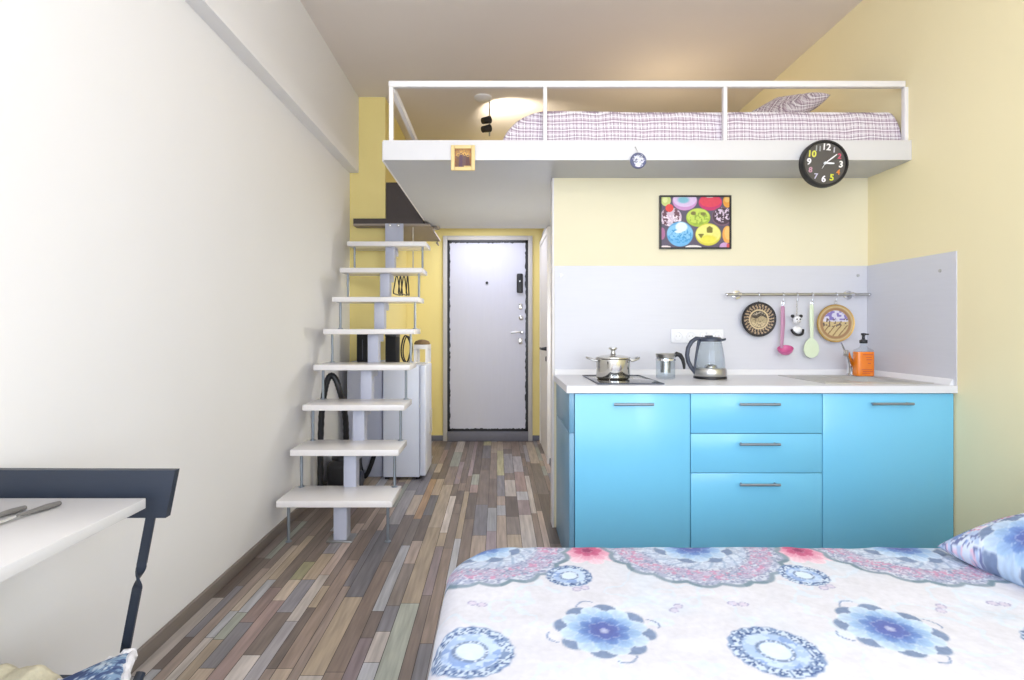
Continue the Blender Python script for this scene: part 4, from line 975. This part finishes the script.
def spread_col(X, Y):
    C = np.empty(X.shape+(3,)); C[:] = (212, 212, 220)
    paint(C, (np.abs(fbm(X*9, Y*9)-.5) < .025)*.5, (206, 222, 236)); paint(C, np.clip((fbm(X*5+3, Y*5)-.5)*4, 0, 1)*.5, (206, 218, 232))
    for k in range(-1, 4):
        o_ = k*PER
        flower(C, X, Y, .268+o_, 1.685, .10, RED); mandala(C, X, Y, -.05+o_, 1.715, .275)
        roundel(C, X, Y, .192+o_, 1.515, .062); roundel(C, X, Y, -.058+o_, 1.165, .092)
        flower(C, X, Y,   .236+o_, 1.245, .100, BLUE, ph=.2)
        flower(C, X, Y, .05+o_, .70, .11, BLUE); flower(C, X, Y, .33+o_, .62, .1, RED)
        for (bx_, by_, an_) in ((.215, 1.44, .4), (-.052, 1.36, -.3), (.43, 1.34, .9)):
            dx, dy = X-bx_-o_, Y-by_; u_ = dx*math.cos(an_)+dy*math.sin(an_); v_ = -dx*math.sin(an_)+dy*math.cos(an_)
            wing = np.hypot((np.abs(u_)-.012)/.013, (v_-.004)/.011); paint(C, sm(np.abs(wing-.85)-.12, .12)*.8, (150, 150, 186)); paint(C, sm(wing-.8, .2)*.35, (190, 170, 200))
        # curled sprigs round the blue flower
        dx, dy = X-.236-o_, Y-1.245; r = np.hypot(dx, dy); th = np.arctan2(dy, dx)
        paint(C, sm(np.abs(r-.118-.012*np.sin(th*8))-.0022, .002)*(np.sin(th*4+.6) > .72)*.9, (120, 140, 176))
    return C
us = np.concatenate([np.arange(-.50, 2.12, .0045)]); vs_ = np.concatenate([np.arange(-.36, .93, .03), np.arange(.93, 2.02, .0045)])
U, W = np.meshgrid(us, vs_); RC, re = .20, .06
ix, iy = BX0+RC, BY1-RC
dx = np.maximum(ix-U, 0); dy = np.maximum(W-iy, 0); rho = np.hypot(dx, dy); rs = np.where(rho > 1e-6, rho, 1)
ex, ey = -dx/rs, dy/rs
s_ = np.maximum(rho-(RC-re), 0); ang = np.minimum(s_/re, PI/2)
rad = np.where(rho < RC-re, rho, RC-re+re*np.sin(ang)); drop = re*(1-np.cos(ang))+np.maximum(s_-re*PI/2, 0)
flare = np.maximum(s_-re*PI/2, 0)
side = np.where(dx > dy, W, U)
rad = rad+flare*.05+flare*.10*np.sin(side*26+1)*np.clip(flare*6, 0, 1)
PX_ = np.where(dx > 0, ix, U)+ex*rad*(dx > 0); PY_ = np.where(dy > 0, iy, W)+ey*rad*(dy > 0)
PX_ = np.where((dx <= 0), U, PX_); PY_ = np.where((dy <= 0), W, PY_)
Zs = BH-drop+.010*(fbm(U*6, W*6)-.5)+.003*(vnoise(U*25, W*14)-.5)-.012*np.clip((.9-np.abs(U-1.0)), 0, .4)*0
P = np.stack([PX_, PY_, Zs], -1)
C = spread_col(U, W)
me = grid_mesh('bedspread', P, C); bs = link_mesh('bedspread', me, M['fabric_print'], None, 180)
props(bs, 'white bedspread printed with blue flowers and lacy roundels covering the bed', 'bedspread')
# pillow on the bed
def pil_col(X, Y):
    C = np.empty(X.shape+(3,)); C[:] = (176, 194, 222)
    n_ = vnoise(X*110, Y*110); n2 = vnoise(X*170+4, Y*170); n3 = fbm(X*22, Y*22)
    paint(C, (n_ > .5)*.9, (214, 222, 236)); paint(C, (n2 > .64)*1., (112, 122, 164)); paint(C, (n3 > .56)*(n_ > .55)*1., (226, 190, 208)); paint(C, (n3 < .40)*.75, (120, 148, 204)); paint(C, (n3 > .6)*(n2 > .58)*1., (206, 100, 146)); paint(C, (vnoise(X*22+7, Y*22) > .72)*.8, (236, 238, 244))
    flower(C, X, Y, -.24, .06, .11, BLUE); flower(C, X, Y, .12, -.1, .12, BLUE); flower(C, X, Y, -.05, .19, .09, RED); roundel(C, X, Y, .0, .06, .07)
    return C
pm = Matrix.Translation((1.665, 1.43, .603)) @ Matrix.Rotation(math.radians(-13), 4, 'Y') @ Matrix.Rotation(math.radians(2), 4, 'X') @ Matrix.Rotation(math.radians(4), 4, 'Z')
pb = pillow('bed_pillow', .72, .5, .17, pm, M['fabric_print'], pil_col, n=120, ns=11)
props(pb, 'blue and pink flowered pillow on the bed at the right edge', 'pillow')

# ------------------------------------------------------------ light
def area(name, loc, rot, sx, sy, power, col):
    l = bpy.data.lights.new(name, 'AREA'); l.shape = 'RECTANGLE'; l.size = sx; l.size_y = sy; l.energy = power; l.color = col
    o = bpy.data.objects.new(name, l); COL.objects.link(o); o.location = loc; o.rotation_euler = rot; return o
area('window_daylight', ((WX0+WX1)/2, YR+.02, (WZ0+WZ1)/2), (PI/2, 0, 0), WX1-WX0-.1, WZ1-WZ0-.1, 60, (.77, .855, 1))
area('side_fill', (XR-.03, -1.75, 1.75), (PI/2, 0, PI/2), 2.2, 1.9, 72, (.77, .855, 1))  # added fill on the right wall, out of view
area('side_fill', (XL+.03, -1.95, 1.75), (PI/2, 0, -PI/2), 2.0, 1.9, 86, (.77, .855, 1))  # added fill from the left, brightens the right wall
def point(name, loc, power, col, rad=.05):
    l = bpy.data.lights.new(name, 'POINT'); l.energy = power; l.color = col; l.shadow_soft_size = rad
    o = bpy.data.objects.new(name, l); COL.objects.link(o); o.location = loc; return o
# loft spots, then unseen fill lights added for the hall, room and loft
l = bpy.data.lights.new('loft_spot', 'SPOT'); l.energy = 20; l.color = (1, .9, .72); l.spot_size = math.radians(110); l.spot_blend = .8; l.shadow_soft_size = .03
o = bpy.data.objects.new('loft_spot', l); COL.objects.link(o); o.location = (X_(492, 4.73)+.03, 4.76, 2.9)
o.rotation_euler = Vector((.25, .45, .35)).to_track_quat('-Z', 'Y').to_euler()
area('hall_fill', (-.15, 5.3, 2.195), (0, 0, 0), .7, .5, 7.5, (.84, .87, 1))  # added to brighten the hall, has no fixture
point('hall_side_fill', (.39, 4.1, 1.15), 11.5, (.80, .85, 1), .06)  # added fill hidden past the kitchen partition, no sconce there
point('room_fill', (.45, .75, 2.6), 12, (.9, .92, 1), .2)  # unseen fill added above the bed
point('loft_fill', (1.3, 4.3, 2.62), 3.6, (1, .82, .52), .2)  # added warm fill over the loft, no fixture
wd = bpy.data.worlds.new('World'); scn.world = wd; wd.use_nodes = True
bg = wd.node_tree.nodes['Background']; bg.inputs[0].default_value = (.85, .92, 1, 1); bg.inputs[1].default_value = 1.0

# ------------------------------------------------------------ camera
cam = bpy.data.cameras.new('Camera'); cam.sensor_width = 36; cam.lens = F/1024*36; cam.shift_x = (512-CX)/1024; cam.shift_y = -(340-CY)/1024; cam.clip_start = .02
co = bpy.data.objects.new('Camera', cam); COL.objects.link(co); co.location = (0, 0, CAMH); co.rotation_euler = (PI/2, 0, 0)
scn.camera = co
scn.view_settings.view_transform = 'Standard'; scn.view_settings.look = 'None'; scn.view_settings.gamma = 1; scn.view_settings.use_curve_mapping = False
scn.view_settings.exposure = 0.43
